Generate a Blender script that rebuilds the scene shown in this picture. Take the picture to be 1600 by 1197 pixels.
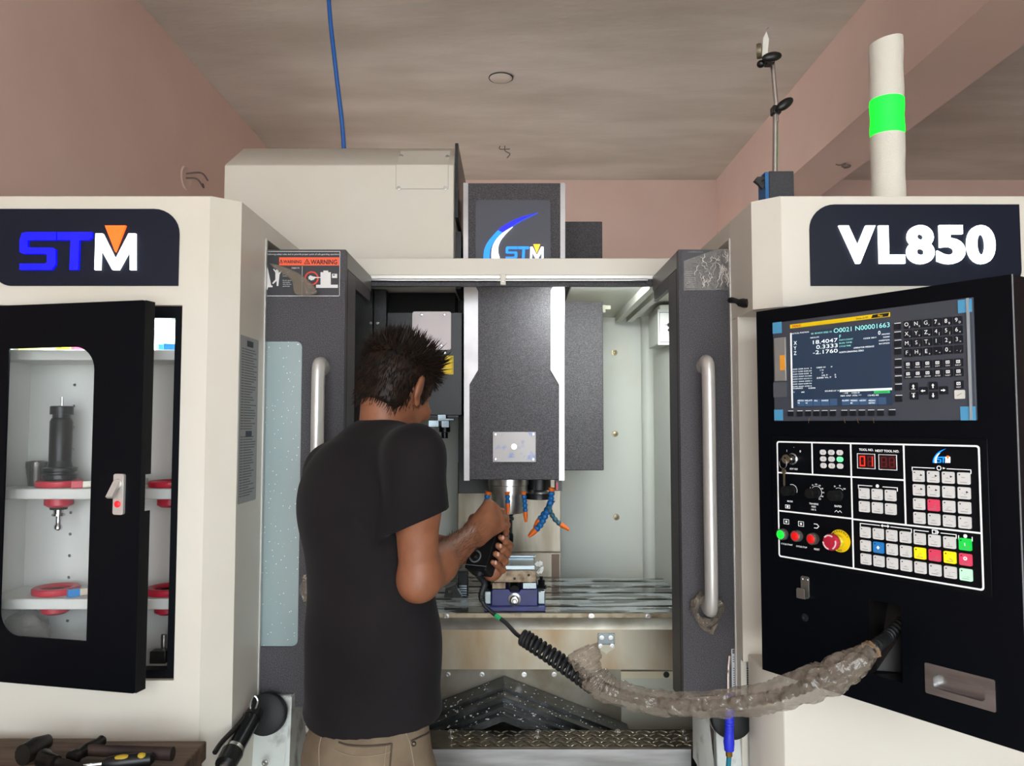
import bpy, bmesh, math, random
import numpy as np
from mathutils import Vector, Matrix, noise
from mathutils.geometry import tessellate_polygon
from mathutils.bvhtree import BVHTree

random.seed(7); np.random.seed(7)
for o in list(bpy.data.objects): bpy.data.objects.remove(o)
scene = bpy.context.scene
COL = scene.collection

# ------------------------------------------------------------------ camera, world, light
FPX = 1200.0; PITCH = math.radians(3.1); CAMZ = 1.5
cd = bpy.data.cameras.new('camera'); cam = bpy.data.objects.new('camera', cd); COL.objects.link(cam)
cd.sensor_width = 36.0; cd.lens = 36.0*FPX/1600.0; cd.clip_start = 0.05
cam.location = (0, 0, CAMZ); cam.rotation_euler = (math.pi/2+PITCH, 0, 0)
scene.camera = cam

w = bpy.data.worlds.new('sky'); scene.world = w; w.use_nodes = True
bg = w.node_tree.nodes['Background']
bg.inputs[0].default_value = (0.86, 0.945, 1.0, 1); bg.inputs[1].default_value = 6.0
sd = bpy.data.lights.new('sun', 'SUN'); sun = bpy.data.objects.new('sun', sd); COL.objects.link(sun)
sd.energy = 22.0; sd.angle = 0.01; sd.color = (1, .97, .93); sun.rotation_euler = (math.radians(-24), math.radians(8), 0)
sun.location = (0, -6, 6)
vs = scene.view_settings
vs.view_transform = 'Standard'; vs.look = 'None'; vs.exposure = 0.4; vs.gamma = 1.0; vs.use_curve_mapping = False
def portal(name, loc, rot, sx, sy):
    l = bpy.data.lights.new(name, 'AREA'); l.shape = 'RECTANGLE'; l.size = sx; l.size_y = sy
    o = bpy.data.objects.new(name, l); COL.objects.link(o); o.location = loc; o.rotation_euler = rot
    l.energy = 1.0; l.cycles.is_portal = True
portal('daylight_portal_front', (.325, -2.30, 1.4), (math.pi/2, 0, 0), 3.45, 2.8)
portal('added_opening_portal', (-1.52, 4.25, 1.3), (math.pi/2, 0, -math.pi/2), 1.5, 1.2)  # portal of the unseen opening added to brighten the back wall

# ------------------------------------------------------------------ pixel <-> place helpers
def ray(px, py):
    u = (px-800)/FPX; v = (598.5-py)/FPX
    return Vector((u, math.cos(PITCH)-v*math.sin(PITCH), math.sin(PITCH)+v*math.cos(PITCH)))
CAM = Vector((0, 0, CAMZ))
def W(px, py, Y):
    d = ray(px, py); return CAM + d*(Y/d.y)
def frame(o, ux, uy):
    o = Vector(o); ux = Vector(ux).normalized(); uy = Vector(uy); uy = (uy-ux*uy.dot(ux)).normalized(); n = ux.cross(uy)
    return Matrix(((ux.x, uy.x, n.x, o.x), (ux.y, uy.y, n.y, o.y), (ux.z, uy.z, n.z, o.z), (0, 0, 0, 1)))
def front(Y): return frame((0, Y, 0), (1, 0, 0), (0, 0, 1))
def P(M, px, py):
    if py == 0: py = 640
    n = M.col[2].xyz; o = M.col[3].xyz; d = ray(px, py)
    t = (o-CAM).dot(n)/d.dot(n); q = M.inverted() @ (CAM+d*t)
    return (q.x, q.y)
def PP(M, pts): return [P(M, *p) for p in pts]
def spline(pts, n=8):
    pts = [Vector(p) for p in pts]; out = []
    for i in range(len(pts)-1):
        p0 = pts[max(i-1, 0)]; p1 = pts[i]; p2 = pts[i+1]; p3 = pts[min(i+2, len(pts)-1)]
        for k in range(n):
            t = k/n
            out.append(.5*((2*p1)+(p2-p0)*t+(2*p0-5*p1+4*p2-p3)*t*t+(3*p1-p0-3*p2+p3)*t**3))
    out.append(pts[-1]); return out
def lerp(a, b, t): return a+(b-a)*t
def rrect(u0, v0, u1, v1, r, n=6):
    if not isinstance(r, (tuple, list)): r = (r,)*4          # bl, br, tr, tl
    out = []
    for (cx, cy, sx, sy, a0, rr) in ((u0, v0, 1, 1, 180, r[0]), (u1, v0, -1, 1, 270, r[1]), (u1, v1, -1, -1, 0, r[2]), (u0, v1, 1, -1, 90, r[3])):
        if rr <= 0: out.append((cx, cy)); continue
        for k in range(n+1):
            a = math.radians(a0+90*k/n); out.append((cx+sx*rr+rr*math.cos(a), cy+sy*rr+rr*math.sin(a)))
    return out
def circle(u, v, r, n=20): return [(u+r*math.cos(2*math.pi*k/n), v+r*math.sin(2*math.pi*k/n)) for k in range(n)]

# ------------------------------------------------------------------ materials
def lin(c):
    if isinstance(c, str):
        c = [int(c[i:i+2], 16)/255 for i in (0, 2, 4)]
        return tuple(x/12.92 if x <= .04045 else ((x+.055)/1.055)**2.4 for x in c)
    return tuple(c)
MATS = {}
def mat(name, col, rough=.5, metal=0, col2=None, scale=8, contrast=(.35, .65), bump=0, bscale=60, emit=0, spec=.5, detail=4,
        stretch=None, trans=0, alpha=1, sss=0, sheen=0, coat=0, kind='noise', rough2=None, ecol=None, aniso=0):
    if name in MATS: return MATS[name]
    m = bpy.data.materials.new(name); m.use_nodes = True; nt = m.node_tree; N = nt.nodes; L = nt.links
    b = N['Principled BSDF']
    c = lin(col); b.inputs['Base Color'].default_value = (*c, 1); b.inputs['Roughness'].default_value = rough
    b.inputs['Metallic'].default_value = metal; b.inputs['Specular IOR Level'].default_value = spec
    if trans: b.inputs['Transmission Weight'].default_value = trans
    if alpha < 1: b.inputs['Alpha'].default_value = alpha
    if sss: b.inputs['Subsurface Weight'].default_value = sss; b.inputs['Subsurface Radius'].default_value = (.012, .005, .003)
    if sheen: b.inputs['Sheen Weight'].default_value = sheen; b.inputs['Sheen Roughness'].default_value = .4
    if coat: b.inputs['Coat Weight'].default_value = coat; b.inputs['Coat Roughness'].default_value = .1
    if emit:
        b.inputs['Emission Color'].default_value = (*lin(ecol or col), 1); b.inputs['Emission Strength'].default_value = emit
    if col2 is not None or bump:
        tc = N.new('ShaderNodeNewGeometry'); mp = N.new('ShaderNodeMapping'); L.new(tc.outputs['Position'], mp.inputs[0])
        if stretch: mp.inputs['Scale'].default_value = stretch
    if col2 is not None:
        if kind == 'noise':
            t = N.new('ShaderNodeTexNoise'); t.inputs['Scale'].default_value = scale; t.inputs['Detail'].default_value = detail; fac = t.outputs['Fac']
        else:
            t = N.new('ShaderNodeTexVoronoi'); t.inputs['Scale'].default_value = scale; fac = t.outputs['Distance']
        L.new(mp.outputs[0], t.inputs['Vector'])
        r = N.new('ShaderNodeValToRGB'); L.new(fac, r.inputs[0])
        r.color_ramp.elements[0].position = contrast[0]; r.color_ramp.elements[1].position = contrast[1]
        r.color_ramp.elements[0].color = (*c, 1); r.color_ramp.elements[1].color = (*lin(col2), 1)
        L.new(r.outputs[0], b.inputs['Base Color'])
        if rough2 is not None:
            mr = N.new('ShaderNodeMapRange'); mr.inputs[1].default_value = contrast[0]; mr.inputs[2].default_value = contrast[1]
            mr.inputs[3].default_value = rough; mr.inputs[4].default_value = rough2
            L.new(fac, mr.inputs[0]); L.new(mr.outputs[0], b.inputs['Roughness'])
    if bump:
        t2 = N.new('ShaderNodeTexNoise'); t2.inputs['Scale'].default_value = bscale; t2.inputs['Detail'].default_value = 3
        L.new(mp.outputs[0], t2.inputs['Vector'])
        bp = N.new('ShaderNodeBump'); bp.inputs['Strength'].default_value = bump; bp.inputs['Distance'].default_value = .004
        L.new(t2.outputs['Fac'], bp.inputs['Height']); L.new(bp.outputs[0], b.inputs['Normal'])
    MATS[name] = m; return m

WHITE = mat('white_paint', 'dcd6ca', .38, col2='d6cfc0', scale=2.5, contrast=(.4, .7), spec=.4)
WHITE_IN = mat('interior_white', 'd3d6cf', .45, col2='c6c0a0', scale=1.6, contrast=(.5, .75), spec=.35)
WHITE_DIRTY = mat('dirty_white_paint', 'cdd0cb', .5, col2='3d382f', scale=14, contrast=(.52, .75), bump=.3, bscale=60, detail=8)
CAB_WHITE = mat('cabinet_white', 'd9dbd8', .5)
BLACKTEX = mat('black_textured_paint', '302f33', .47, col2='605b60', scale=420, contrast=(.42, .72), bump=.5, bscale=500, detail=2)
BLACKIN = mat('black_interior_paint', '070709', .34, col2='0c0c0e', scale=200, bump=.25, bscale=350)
BLACK = mat('black_gloss_paint', '03060c', .42, spec=.13)
DARKPANEL = mat('sign_panel_dark', '171c2a', .4, spec=.2)
BADGE = mat('badge_panel_grey', '4a4a55', .5)
STEEL = mat('bright_steel', 'c9c8c6', .28, 1, col2='b4b1ae', scale=30, contrast=(.4, .7))
STRIP = mat('stainless_strip', 'b9b4b4', .42, .9, col2='a09a9a', scale=6)
CHROME = mat('chrome', 'd0d2d4', .14, 1)
BRUSHED = mat('brushed_stainless', 'b9b9ba', .34, 1, col2='9b9a99', scale=5, stretch=(1, 1, 8), bump=.04, bscale=90)
STAINED = mat('stained_stainless', 'a39c8c', .42, .75, col2='8a6f4d', scale=4, contrast=(.42, .7), stretch=(1.2, 1, .5), bump=.08, bscale=60, detail=6)
WAYCOVER = mat('way_cover_steel', '8f887c', .36, .8, col2='776e60', scale=9, stretch=(2, 1, .35), bump=.06, bscale=70)
DARKSTEEL = mat('dark_oily_steel', '2c2d2d', .3, .6, col2='4a4c4d', scale=18, contrast=(.45, .8), bump=.1, bscale=80)
SPECK = mat('coolant_specks', 'cdd6da', .2)
TABLE = mat('wet_machine_table', 'b0b6b8', .26, .55, col2='4d4c47', scale=6, contrast=(.47, .53), stretch=(1, 3.5, 1), rough2=.1, detail=3)
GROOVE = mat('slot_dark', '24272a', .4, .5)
ALU = mat('satin_aluminium', 'd2cec9', .38, .45)
TREAD = mat('tread_plate', '5d564b', .34, .85, col2='3a3630', scale=12, bump=.1, bscale=60)
FROST = mat('spattered_glass', 'e2eaec', .25, col2='93a3a4', scale=90, contrast=(.10, .14), kind='voronoi', coat=.4)
PLASTIC = mat('black_plastic', '0c0c0d', .42)
RUBBER = mat('black_rubber', '101113', .6)
KNOB = mat('black_knob', '08080a', .6, spec=.3)
BEZEL = mat('bezel_grey', '41454f', .45)
KEYBLACK = mat('key_black', '0b131d', .5)
PRINT = mat('white_print', 'e8e8e8', .6, emit=.25)
PRINTBLACK = mat('black_print', '0b0b0c', .6)
SCREEN = mat('screen_blue', '1a2a3c', .3, emit=.55, ecol='1d2f45', coat=.3)
SCRTXT = mat('screen_text', 'dfe8ea', .5, emit=.8)
SCRCYAN = mat('screen_cyan', '8fdcd2', .5, emit=.7)
SCRKEY = mat('screen_softkey', '304866', .5, emit=.5)
SCRGREEN = mat('screen_green', '2fa558', .5, emit=.6)
YELLOW = mat('yellow_print', 'f2cc05', .5)
TAPE = mat('blue_tape', '4f9bc6', .55)
REDPRINT = mat('red_print', 'd8321e', .5)
ORANGE = mat('orange_label', 'f0592f', .5)
KEYWHITE = mat('key_white', 'd4d2d0', .5, emit=.1)
KEYPINK = mat('key_pink', 'd8405e', .5, emit=.15)
KEYYEL = mat('key_yellow', 'f5df10', .5, emit=.2)
KEYGREEN = mat('key_green', '12a23a', .4, emit=.6, ecol='10c040')
KEYMINT = mat('key_mint', 'b9ecc8', .5, emit=.3)
KEYBLUE = mat('key_blue', '1d78c0', .5, emit=.1)
LEDGREEN = mat('lamp_green', '10e030', .3, emit=1.6, ecol='08d028')
LEDRED = mat('lamp_red', 'c81016', .3, emit=.35, ecol='e01010', coat=.5)
SEGRED = mat('segment_red', 'ff3020', .5, emit=2.2, ecol='ff1808')
SEGDIM = mat('segment_dim', '6a1015', .5, emit=.2, ecol='801018')
SEGBACK = mat('segment_back', '25060a', .4)
ESTOP = mat('estop_red', 'b81f38', .4)
LETBLUE = mat('letter_blue', '0a0af0', .4, emit=1.0, ecol='0606f2')
LETSKY = mat('letter_sky', '1078f0', .4, emit=1.0, ecol='0a80f5')
LETWHITE = mat('letter_white', 'ffffff', .4, emit=1.7, ecol='f2fbff')
LETORANGE = mat('letter_orange', 'ff6a20', .4, emit=.95, ecol='ff5a1c')
LETYELLOW = mat('letter_yellow', 'ffc81e', .4, emit=.95, ecol='ffc01a')
RED = mat('red_plastic', 'c0203a', .4)
BLUEPL = mat('blue_plastic', '2a86d0', .35)
LOCBLUE = mat('loc_blue', '1565a8', .35)
LOCTEAL = mat('loc_teal', '2f5a6a', .4)
LOCORANGE = mat('loc_orange', 'e86c1c', .4)
VISEBLUE = mat('vise_blue', '1d2570', .38, col2='151850', scale=20, contrast=(.4, .7))
WORN = mat('worn_jaw_steel', '8a7a66', .4, .6, col2='5d4a38', scale=40, contrast=(.4, .7), bump=.1, bscale=200)
GREYSTEEL = mat('grey_wet_steel', '8f9aa0', .22, .8)
TOOLBLACK = mat('black_oxide', '1d1d20', .3, .7)
WOOD = mat('bench_wood', '6a5442', .7, col2='47372b', scale=7, stretch=(1, 9, 6), bump=.3, bscale=30, detail=6)
IRON = mat('forged_iron', '35322f', .45, .7, col2='221d1b', scale=25, bump=.15, bscale=120)
WALLPINK = mat('pink_plaster', 'dabeb4', .9, col2='d0b3a8', scale=1.6, contrast=(.35, .7), bump=.12, bscale=25)
CEIL = mat('raw_ceiling_plaster', 'cec5bc', .92, col2='b6aca1', scale=1.1, contrast=(.35, .65), stretch=(1, 3, 1), bump=.45, bscale=14, detail=8)
FLOORM = mat('concrete_floor', 'a39f98', .8, col2='918d85', scale=3, bump=.1, bscale=40)
GROUND = mat('outside_ground', 'b9b8b4', .9, col2='a9a8a4', scale=2)
BLUEHOSE = mat('blue_hose', '1f5fae', .45)
FOAM = mat('foam_wrap', 'e2ded2', .75, bump=.4, bscale=260, sss=.1)
FOAMLIT = mat('lit_green_lamp', '20f050', .6, emit=1.25, ecol='06f01e', bump=.3, bscale=260)
FILM = None
SKIN = mat('skin', '8c5a40', .5, col2='7d4d35', scale=30, contrast=(.35, .7), bump=.06, bscale=300, sss=.08, spec=.4)
SHIRT = mat('shirt_cloth', '191718', .9, col2='1f1c1e', scale=6, bump=.15, bscale=700, sheen=.04, spec=.12)
TROUSER = mat('khaki_cloth', '6f604f', .85, col2='7f705d', scale=14, bump=.2, bscale=600, spec=.2)
STITCH = mat('khaki_stitch', '8b7d68', .85)
TROUSERDARK = mat('khaki_dark_seam', '4a3f33', .9)  # darker khaki tone for the pocket edges
HAIR = mat('dark_hair', '15110f', .5, col2='2a1c14', scale=40, spec=.22)
EYEW = mat('eye_white', 'd8d2ca', .3); EYED = mat('eye_dark', '18100c', .2)
TAN = mat('brown_tape', '8a6f52', .5)
PLATEPINK = mat('cover_plate_steel', 'a59a98', .45, .6)
BRASS = mat('brass', 'b58a3a', .3, 1)
AIRBLUE = mat('air_gun_blue', '2330c8', .4)
TEAL = mat('teal_tube', '0f6f86', .35)
def film(name, col, tr, rough=.12, strength=.5, scale=55):
    m = bpy.data.materials.new(name); m.use_nodes = True; nt = m.node_tree; N = nt.nodes; L = nt.links
    b = N['Principled BSDF']; b.inputs['Base Color'].default_value = (*lin(col), 1); b.inputs['Roughness'].default_value = rough
    b.inputs['Specular IOR Level'].default_value = .8; b.inputs['Alpha'].default_value = 1-tr
    tc = N.new('ShaderNodeNewGeometry'); t2 = N.new('ShaderNodeTexNoise'); t2.inputs['Scale'].default_value = scale; t2.inputs['Detail'].default_value = 2
    t2.inputs['Distortion'].default_value = .6
    L.new(tc.outputs['Position'], t2.inputs['Vector'])
    bp = N.new('ShaderNodeBump'); bp.inputs['Strength'].default_value = strength; bp.inputs['Distance'].default_value = .01
    L.new(t2.outputs['Fac'], bp.inputs['Height']); L.new(bp.outputs[0], b.inputs['Normal'])
    return m
FILM = film('tan_plastic_film', '8d8072', .50, .10, 1.0, 42)
FILMCLEAR = film('clear_plastic_film', '8f8a80', .72)
WINDOWGLASS = film('door_window_film', 'c8d0cc', .965, .05)
for nt in (WINDOWGLASS,):
    for n in nt.node_tree.nodes:
        if n.type == 'BUMP': n.inputs['Strength'].default_value = 0

# ------------------------------------------------------------------ mesh builder
_tc = {}
def text_geo(s, offset=0., extrude=0., res=3):
    k = (s, offset, extrude)
    if k in _tc: return _tc[k]
    cu = bpy.data.curves.new('t', 'FONT'); cu.body = s; cu.size = 1; cu.offset = offset; cu.extrude = extrude; cu.resolution_u = res
    o = bpy.data.objects.new('t', cu); me = bpy.data.meshes.new_from_object(o)
    vs_ = [tuple(v.co) for v in me.vertices]; fs = [tuple(p.vertices) for p in me.polygons]
    bpy.data.meshes.remove(me); bpy.data.objects.remove(o); bpy.data.curves.remove(cu)
    _tc[k] = (vs_, fs); return _tc[k]
OFF = {}
class G:
    def __init__(s, M=None): s.v = []; s.f = []; s.m = []; s.M = M or Matrix()
    def add(s, vs_, fs, mi=0):
        b = len(s.v); s.v += [s.M @ Vector(p) for p in vs_]; s.f += [tuple(i+b for i in f) for f in fs]; s.m += [mi]*len(fs); return s
    def box(s, u0, u1, v0, v1, d0, d1, mi=0):
        p = [(u, v, d) for d in (d0, d1) for v in (v0, v1) for u in (u0, u1)]
        return s.add(p, [(0, 2, 3, 1), (4, 5, 7, 6), (0, 1, 5, 4), (2, 6, 7, 3), (0, 4, 6, 2), (1, 3, 7, 5)], mi)
    def hexa(s, bottom, top, mi=0):
        return s.add(list(bottom)+list(top), [(3, 2, 1, 0), (4, 5, 6, 7), (0, 1, 5, 4), (1, 2, 6, 5), (2, 3, 7, 6), (3, 0, 4, 7)], mi)
    def prism(s, poly, d0, d1, holes=(), mi=0, mi_side=None):
        def area(q): return sum(q[i][0]*q[(i+1) % len(q)][1]-q[(i+1) % len(q)][0]*q[i][1] for i in range(len(q)))
        loops = [list(poly) if area(poly) > 0 else list(poly)[::-1]]+[list(h) if area(h) < 0 else list(h)[::-1] for h in holes]
        flat = [p for l in loops for p in l]
        tris = tessellate_polygon([[Vector((p[0], p[1], 0)) for p in l] for l in loops])
        n = len(flat); vs_ = [(p[0], p[1], d1) for p in flat]+[(p[0], p[1], d0) for p in flat]; fs = []
        for a, b, c in tris:
            A, B, Cc = flat[a], flat[b], flat[c]
            cr = (B[0]-A[0])*(Cc[1]-A[1])-(B[1]-A[1])*(Cc[0]-A[0])
            if cr < 0: a, c = c, a
            fs.append((a, b, c)); fs.append((c+n, b+n, a+n))
        s.add(vs_, fs, mi); sf = []; st = 0
        for l in loops:
            k = len(l)
            for i in range(k): sf.append((st+i, st+i+n, st+(i+1) % k+n, st+(i+1) % k))
            st += k
        b = len(s.v)-2*n; s.f += [tuple(i+b for i in f) for f in sf]; s.m += [mi if mi_side is None else mi_side]*len(sf); return s
    def lathe(s, u, v, prof, seg=20, mi=0, d=0.):
        vs_ = []; fs = []; k = len(prof)
        for i in range(seg):
            a = 2*math.pi*i/seg
            for r, h in prof: vs_.append((u+r*math.cos(a), v+r*math.sin(a), d+h))
        for i in range(seg):
            j = (i+1) % seg
            for q in range(k-1): fs.append((i*k+q, j*k+q, j*k+q+1, i*k+q+1))
        if prof[-1][0] > 1e-6: fs.append(tuple(i*k+k-1 for i in range(seg)))
        if prof[0][0] > 1e-6: fs.append(tuple(i*k for i in reversed(range(seg))))
        return s.add(vs_, fs, mi)
    def tube(s, pts, r, seg=10, mi=0, cap=True, flat=1., closed=False, up=None, fn=None):
        pts = [Vector(p) for p in pts]; n = len(pts); R = r if isinstance(r, (list, tuple)) else [r]*n
        T = [((pts[(i+1) % n] if closed else pts[min(i+1, n-1)])-(pts[(i-1) % n] if closed else pts[max(i-1, 0)])).normalized() for i in range(n)]
        a = Vector(up) if up else Vector((0, 0, 1))
        if abs(a.dot(T[0])) > .95: a = Vector((1, 0, 0))
        nn = (a-T[0]*a.dot(T[0])).normalized(); vs_ = []; fs = []
        for i in range(n):
            nn = (nn-T[i]*nn.dot(T[i])).normalized(); bb = T[i].cross(nn)
            for k in range(seg):
                an = 2*math.pi*k/seg; rr = R[i]*(fn(i, k) if fn else 1)
                vs_.append(pts[i]+nn*math.cos(an)*rr+bb*math.sin(an)*rr*flat)
        for i in range(n if closed else n-1):
            j = (i+1) % n
            for k in range(seg): fs.append((i*seg+k, i*seg+(k+1) % seg, j*seg+(k+1) % seg, j*seg+k))
        if cap and not closed: fs.append(tuple(reversed(range(seg)))); fs.append(tuple((n-1)*seg+k for k in range(seg)))
        return s.add(vs_, fs, mi)
    def ellip(s, c, r, mi=0, seg=16, rings=10, R=None):
        vs_ = []; fs = []; c = Vector(c)
        for i in range(rings+1):
            t = math.pi*i/rings
            for k in range(seg):
                a = 2*math.pi*k/seg; q = Vector((r[0]*math.sin(t)*math.cos(a), r[1]*math.sin(t)*math.sin(a), r[2]*math.cos(t)))
                vs_.append(c+(R @ q if R else q))
        for i in range(rings):
            for k in range(seg): fs.append((i*seg+k, (i+1)*seg+k, (i+1)*seg+(k+1) % seg, i*seg+(k+1) % seg))
        return s.add(vs_, fs, mi)
    def text(s, t, u, v, h, d=.0006, mi=0, align='l', width=None, bold=.0, slant=0.):
        vs_, fs = text_geo(t, bold)
        if not vs_: return s
        x0 = min(p[0] for p in vs_); x1 = max(p[0] for p in vs_); sc = h/.70
        sx = sc if width is None else width/max(x1-x0, 1e-6)
        sh = {'l': -x0, 'c': -(x0+x1)/2, 'r': -x1}[align]
        return s.add([(u+(p[0]+sh)*sx+slant*p[1]*sc, v+p[1]*sc, d) for p in vs_], fs, mi)
    def textfit(s, t, u0, u1, v0, v1, d0, d1, mi=0, bold=.0):
        vs_, fs = text_geo(t, bold, .05, 6)
        xs = [p[0] for p in vs_]; ys = [p[1] for p in vs_]; zs = [p[2] for p in vs_]
        f = lambda a, lo, hi, A, B: A+(a-lo)/(hi-lo)*(B-A)
        return s.add([(f(p[0], min(xs), max(xs), u0, u1), f(p[1], min(ys), max(ys), v0, v1), f(p[2], min(zs), max(zs), d0, d1)) for p in vs_], fs, mi)
    def mesh(s, name, mats, off=Vector((0, 0, 0)), smooth=40, recalc=True):
        me = bpy.data.meshes.new(name); me.from_pydata([tuple(p-off) for p in s.v], [], s.f)
        for m in (mats if isinstance(mats, (list, tuple)) else [mats]): me.materials.append(m)
        me.polygons.foreach_set('material_index', s.m)
        if recalc:
            bm = bmesh.new(); bm.from_mesh(me); bmesh.ops.recalc_face_normals(bm, faces=bm.faces); bm.to_mesh(me); bm.free()
        if smooth:
            me.polygons.foreach_set('use_smooth', [True]*len(me.polygons)); me.set_sharp_from_angle(angle=math.radians(smooth))
        me.update(); return me
    def build(s, name, mats, parent=None, bevel=0, smooth=40, recalc=True, label=None, **kw):
        off = OFF.get(parent.name, Vector((0, 0, 0))) if parent else kw.pop('base', Vector((0, 0, 0)))
        me = s.mesh(name, mats, off, smooth, recalc)
        o = bpy.data.objects.new(name, me); COL.objects.link(o)
        if parent: o.parent = parent
        else: o.location = off
        OFF[o.name] = off
        if bevel:
            b = o.modifiers.new('bevel', 'BEVEL'); b.width = bevel; b.segments = 2; b.limit_method = 'ANGLE'; b.angle_limit = math.radians(40)
        if label: o['label'] = label
        for k, v in kw.items(): o[k] = v
        return o
def thing(name, label, cat, loc, group=None):
    o = bpy.data.objects.new(name, None); COL.objects.link(o); o.location = loc; o.empty_display_size = .05
    o['label'] = label; o['category'] = cat
    if group: o['group'] = group
    OFF[o.name] = Vector(loc); return o
def inst(name, me, M, parent, label=None):
    o = bpy.data.objects.new(name, me); COL.objects.link(o); o.parent = parent
    o.matrix_local = Matrix.Translation(-OFF[parent.name]) @ M; OFF[o.name] = OFF[parent.name]
    if label: o['label'] = label
    return o
def single(g, name, mats, label, cat, base, group=None, **kw):
    o = g.build(name, mats, None, base=Vector(base), **kw); o['label'] = label; o['category'] = cat
    if group: o['group'] = group
    return o
def structure(g, name, mats, **kw):
    o = g.build(name, mats, None, **kw); o['kind'] = 'structure'; return o
BOLT = G().lathe(0, 0, [(.0001, 0), (.0085, 0), (.0085, .002), (.0055, .0022), (.0055, .005), (.003, .005), (.003, .003), (.0001, .003)], 10).mesh('bolt', STEEL)
SCREW = G().lathe(0, 0, [(.006, 0), (.006, .001), (.004, .0028), (.0001, .003)], 10).mesh('screw', STEEL)
def bolt(parent, M, u, v, me=None, sc=1., d=0., name='bolt'):
    return inst(name, me or BOLT, M @ Matrix.Translation((u, v, d)) @ Matrix.Scale(sc, 4), parent)
def V(*a): return Vector(a)

# ------------------------------------------------------------------ the room
ZC = 3.2; YB = 5.26; XL = -1.5; XR = 4.5; YF = -2.3
structure(G().box(XL-.15, XR+.15, YF, YB+.15, -.1, 0), 'floor', FLOORM)
structure(G().box(-14, 20, -16, YF, -.12, -.01), 'ground_outside', GROUND)
structure(G().box(XL-.15, XR+.15, YF-.15, YB+.15, ZC, ZC+.15), 'ceiling', CEIL)
structure(G(frame((XL, 0, 0), (0, -1, 0), (0, 0, 1))).prism([(-YF, 0), (-YB-.15, 0), (-YB-.15, ZC), (-YF, ZC)], 0, .15, holes=[[(-3.5, .7), (-5.0, .7), (-5.0, 1.9), (-3.5, 1.9)]]), 'wall_left', WALLPINK)  # unseen opening behind the machine, added to light the back wall
structure(G().box(-14, XL-.15, YF, 16, -.12, -.01), 'ground_left', GROUND)
structure(G().box(XL, XR, YB, YB+.15, 0, ZC), 'wall_back', WALLPINK)
Fs = frame((XR, 0, 0), (0, 1, 0), (0, 0, 1))
structure(G(Fs).prism([(YF, 0), (YB, 0), (YB, ZC), (YF, ZC)], 0, .15), 'wall_right', WALLPINK)
structure(G(front(YF)).prism([(XL, 0), (XR, 0), (XR, ZC), (XL, ZC)], 0, .15, holes=[[(-1.4, .001), (2.05, .001), (2.05, 2.8), (-1.4, 2.8)]]), 'wall_front', WALLPINK)
structure(G().box(1.42, 1.70, YF, YB, 2.76, ZC), 'ceiling_beam', WALLPINK)
# bare wire outlets, hook plate
g = G(frame((0, 0, ZC), (1, 0, 0), (0, -1, 0)))
c = W(783, 120, 3.75); c.z = ZC
t = thing('ceiling_junction_cover', 'round plaster coloured cover plate on the ceiling above the machine', 'cover plate', (c.x, c.y*(ZC-CAMZ)/(W(783, 120, c.y).z-CAMZ), ZC))
yc = t.location.y
G(Matrix.Translation((c.x, yc, ZC-.012))).lathe(0, 0, [(.0001, 0), (.05, 0), (.058, .006), (.058, .012)], 28).build('cover_disc', CEIL, t)
G(Matrix.Translation((c.x, yc, ZC-.012))).tube([(.058*math.cos(a*.2618), .058*math.sin(a*.2618), .006) for a in range(24)], .003, 6, closed=True).build('rim', IRON, t)
def wires(name, label, pts, r, base):
    t = thing(name, label, 'wire', base)
    for p in pts: G().tube(spline(p, 6), r, 6).build('wire', mat('grey_wire', '6b5f58', .6), t)
    return t
def onz(px, py, z):
    d = ray(px, py); return CAM+d*((z-CAMZ)/d.z)
def onx(px, py, x):
    d = ray(px, py); return CAM+d*(x/d.x)
q = onz(789, 228, ZC)
wires('ceiling_wire_stub', 'short bent wire stub hanging from ceiling above spindle head', [[q, q+V(.0, 0, -.03), q+V(.03, 0, -.05), q+V(.012, 0, -.075)], [q+V(-.03, 0, 0), q+V(-.03, 0, -.02), q+V(.03, 0, -.02)]], .003, q)
q = onx(290, 278, XL)
t = wires('wall_wire_stub', 'bare wires poking from a round hole in left pink wall', [[q, q+V(.04, .03, .005), q+V(.05, .08, -.02), q+V(.03, .12, .01)], [q+V(0, 0, .02), q+V(.05, .05, .04), q+V(.05, .13, .03)]], .004, q)
G(Matrix.Translation(q) @ Matrix.Rotation(math.pi/2, 4, 'Y')).lathe(0, 0, [(.0001, .001), (.035, .001), (.05, .006), (.055, 0)], 20).build('plaster_rim', WALLPINK, t)
q = onz(1322, 255, 2.76)
wires('beam_wire_stub', 'curled wire stub under the beam beside green signal lamp', [[q+V(.02*math.cos(a), .02*math.sin(a), -.01-.001*a) for a in range(9)], [q, q+V(-.03, 0, -.01), q+V(-.05, 0, -.005)]], .003, q)

# ------------------------------------------------------------------ tool storage cabinet (left front block of the machine)
Y0 = 1.85; F0 = front(Y0); ZT = 2.058; XCL = -1.40; XA = -.737; XB = -.678; YC = 1.90
tc = thing('tool_cabinet', 'cream left machine block with lit storage cupboard and blue lettered sign', 'cabinet', (-1.05, 1.95, 0))
g = G(F0)
hole = [(-1.30, .896), (-.80, .896), (-.80, 1.789), (-1.30, 1.789)]
g.prism([(XCL, .10), (XA, .10), (XA, ZT), (XCL, ZT)], -.015, 0, holes=[hole])
g.build('front_panel', WHITE, tc, bevel=.0015)
g = G(); g.hexa([(XA, Y0, .1), (XB, YC, .1), (XB-.01, YC+.012, .1), (XA, Y0+.016, .1)], [(XA, Y0, ZT), (XB, YC, ZT), (XB-.01, YC+.012, ZT), (XA, Y0+.016, ZT)])
g.build('corner_panel', WHITE, tc)
g = G().box(XB-.0155, XB, YC+.0005, 2.0875, .1, ZT); g.build('inner_side_panel', WHITE, tc)
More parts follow.
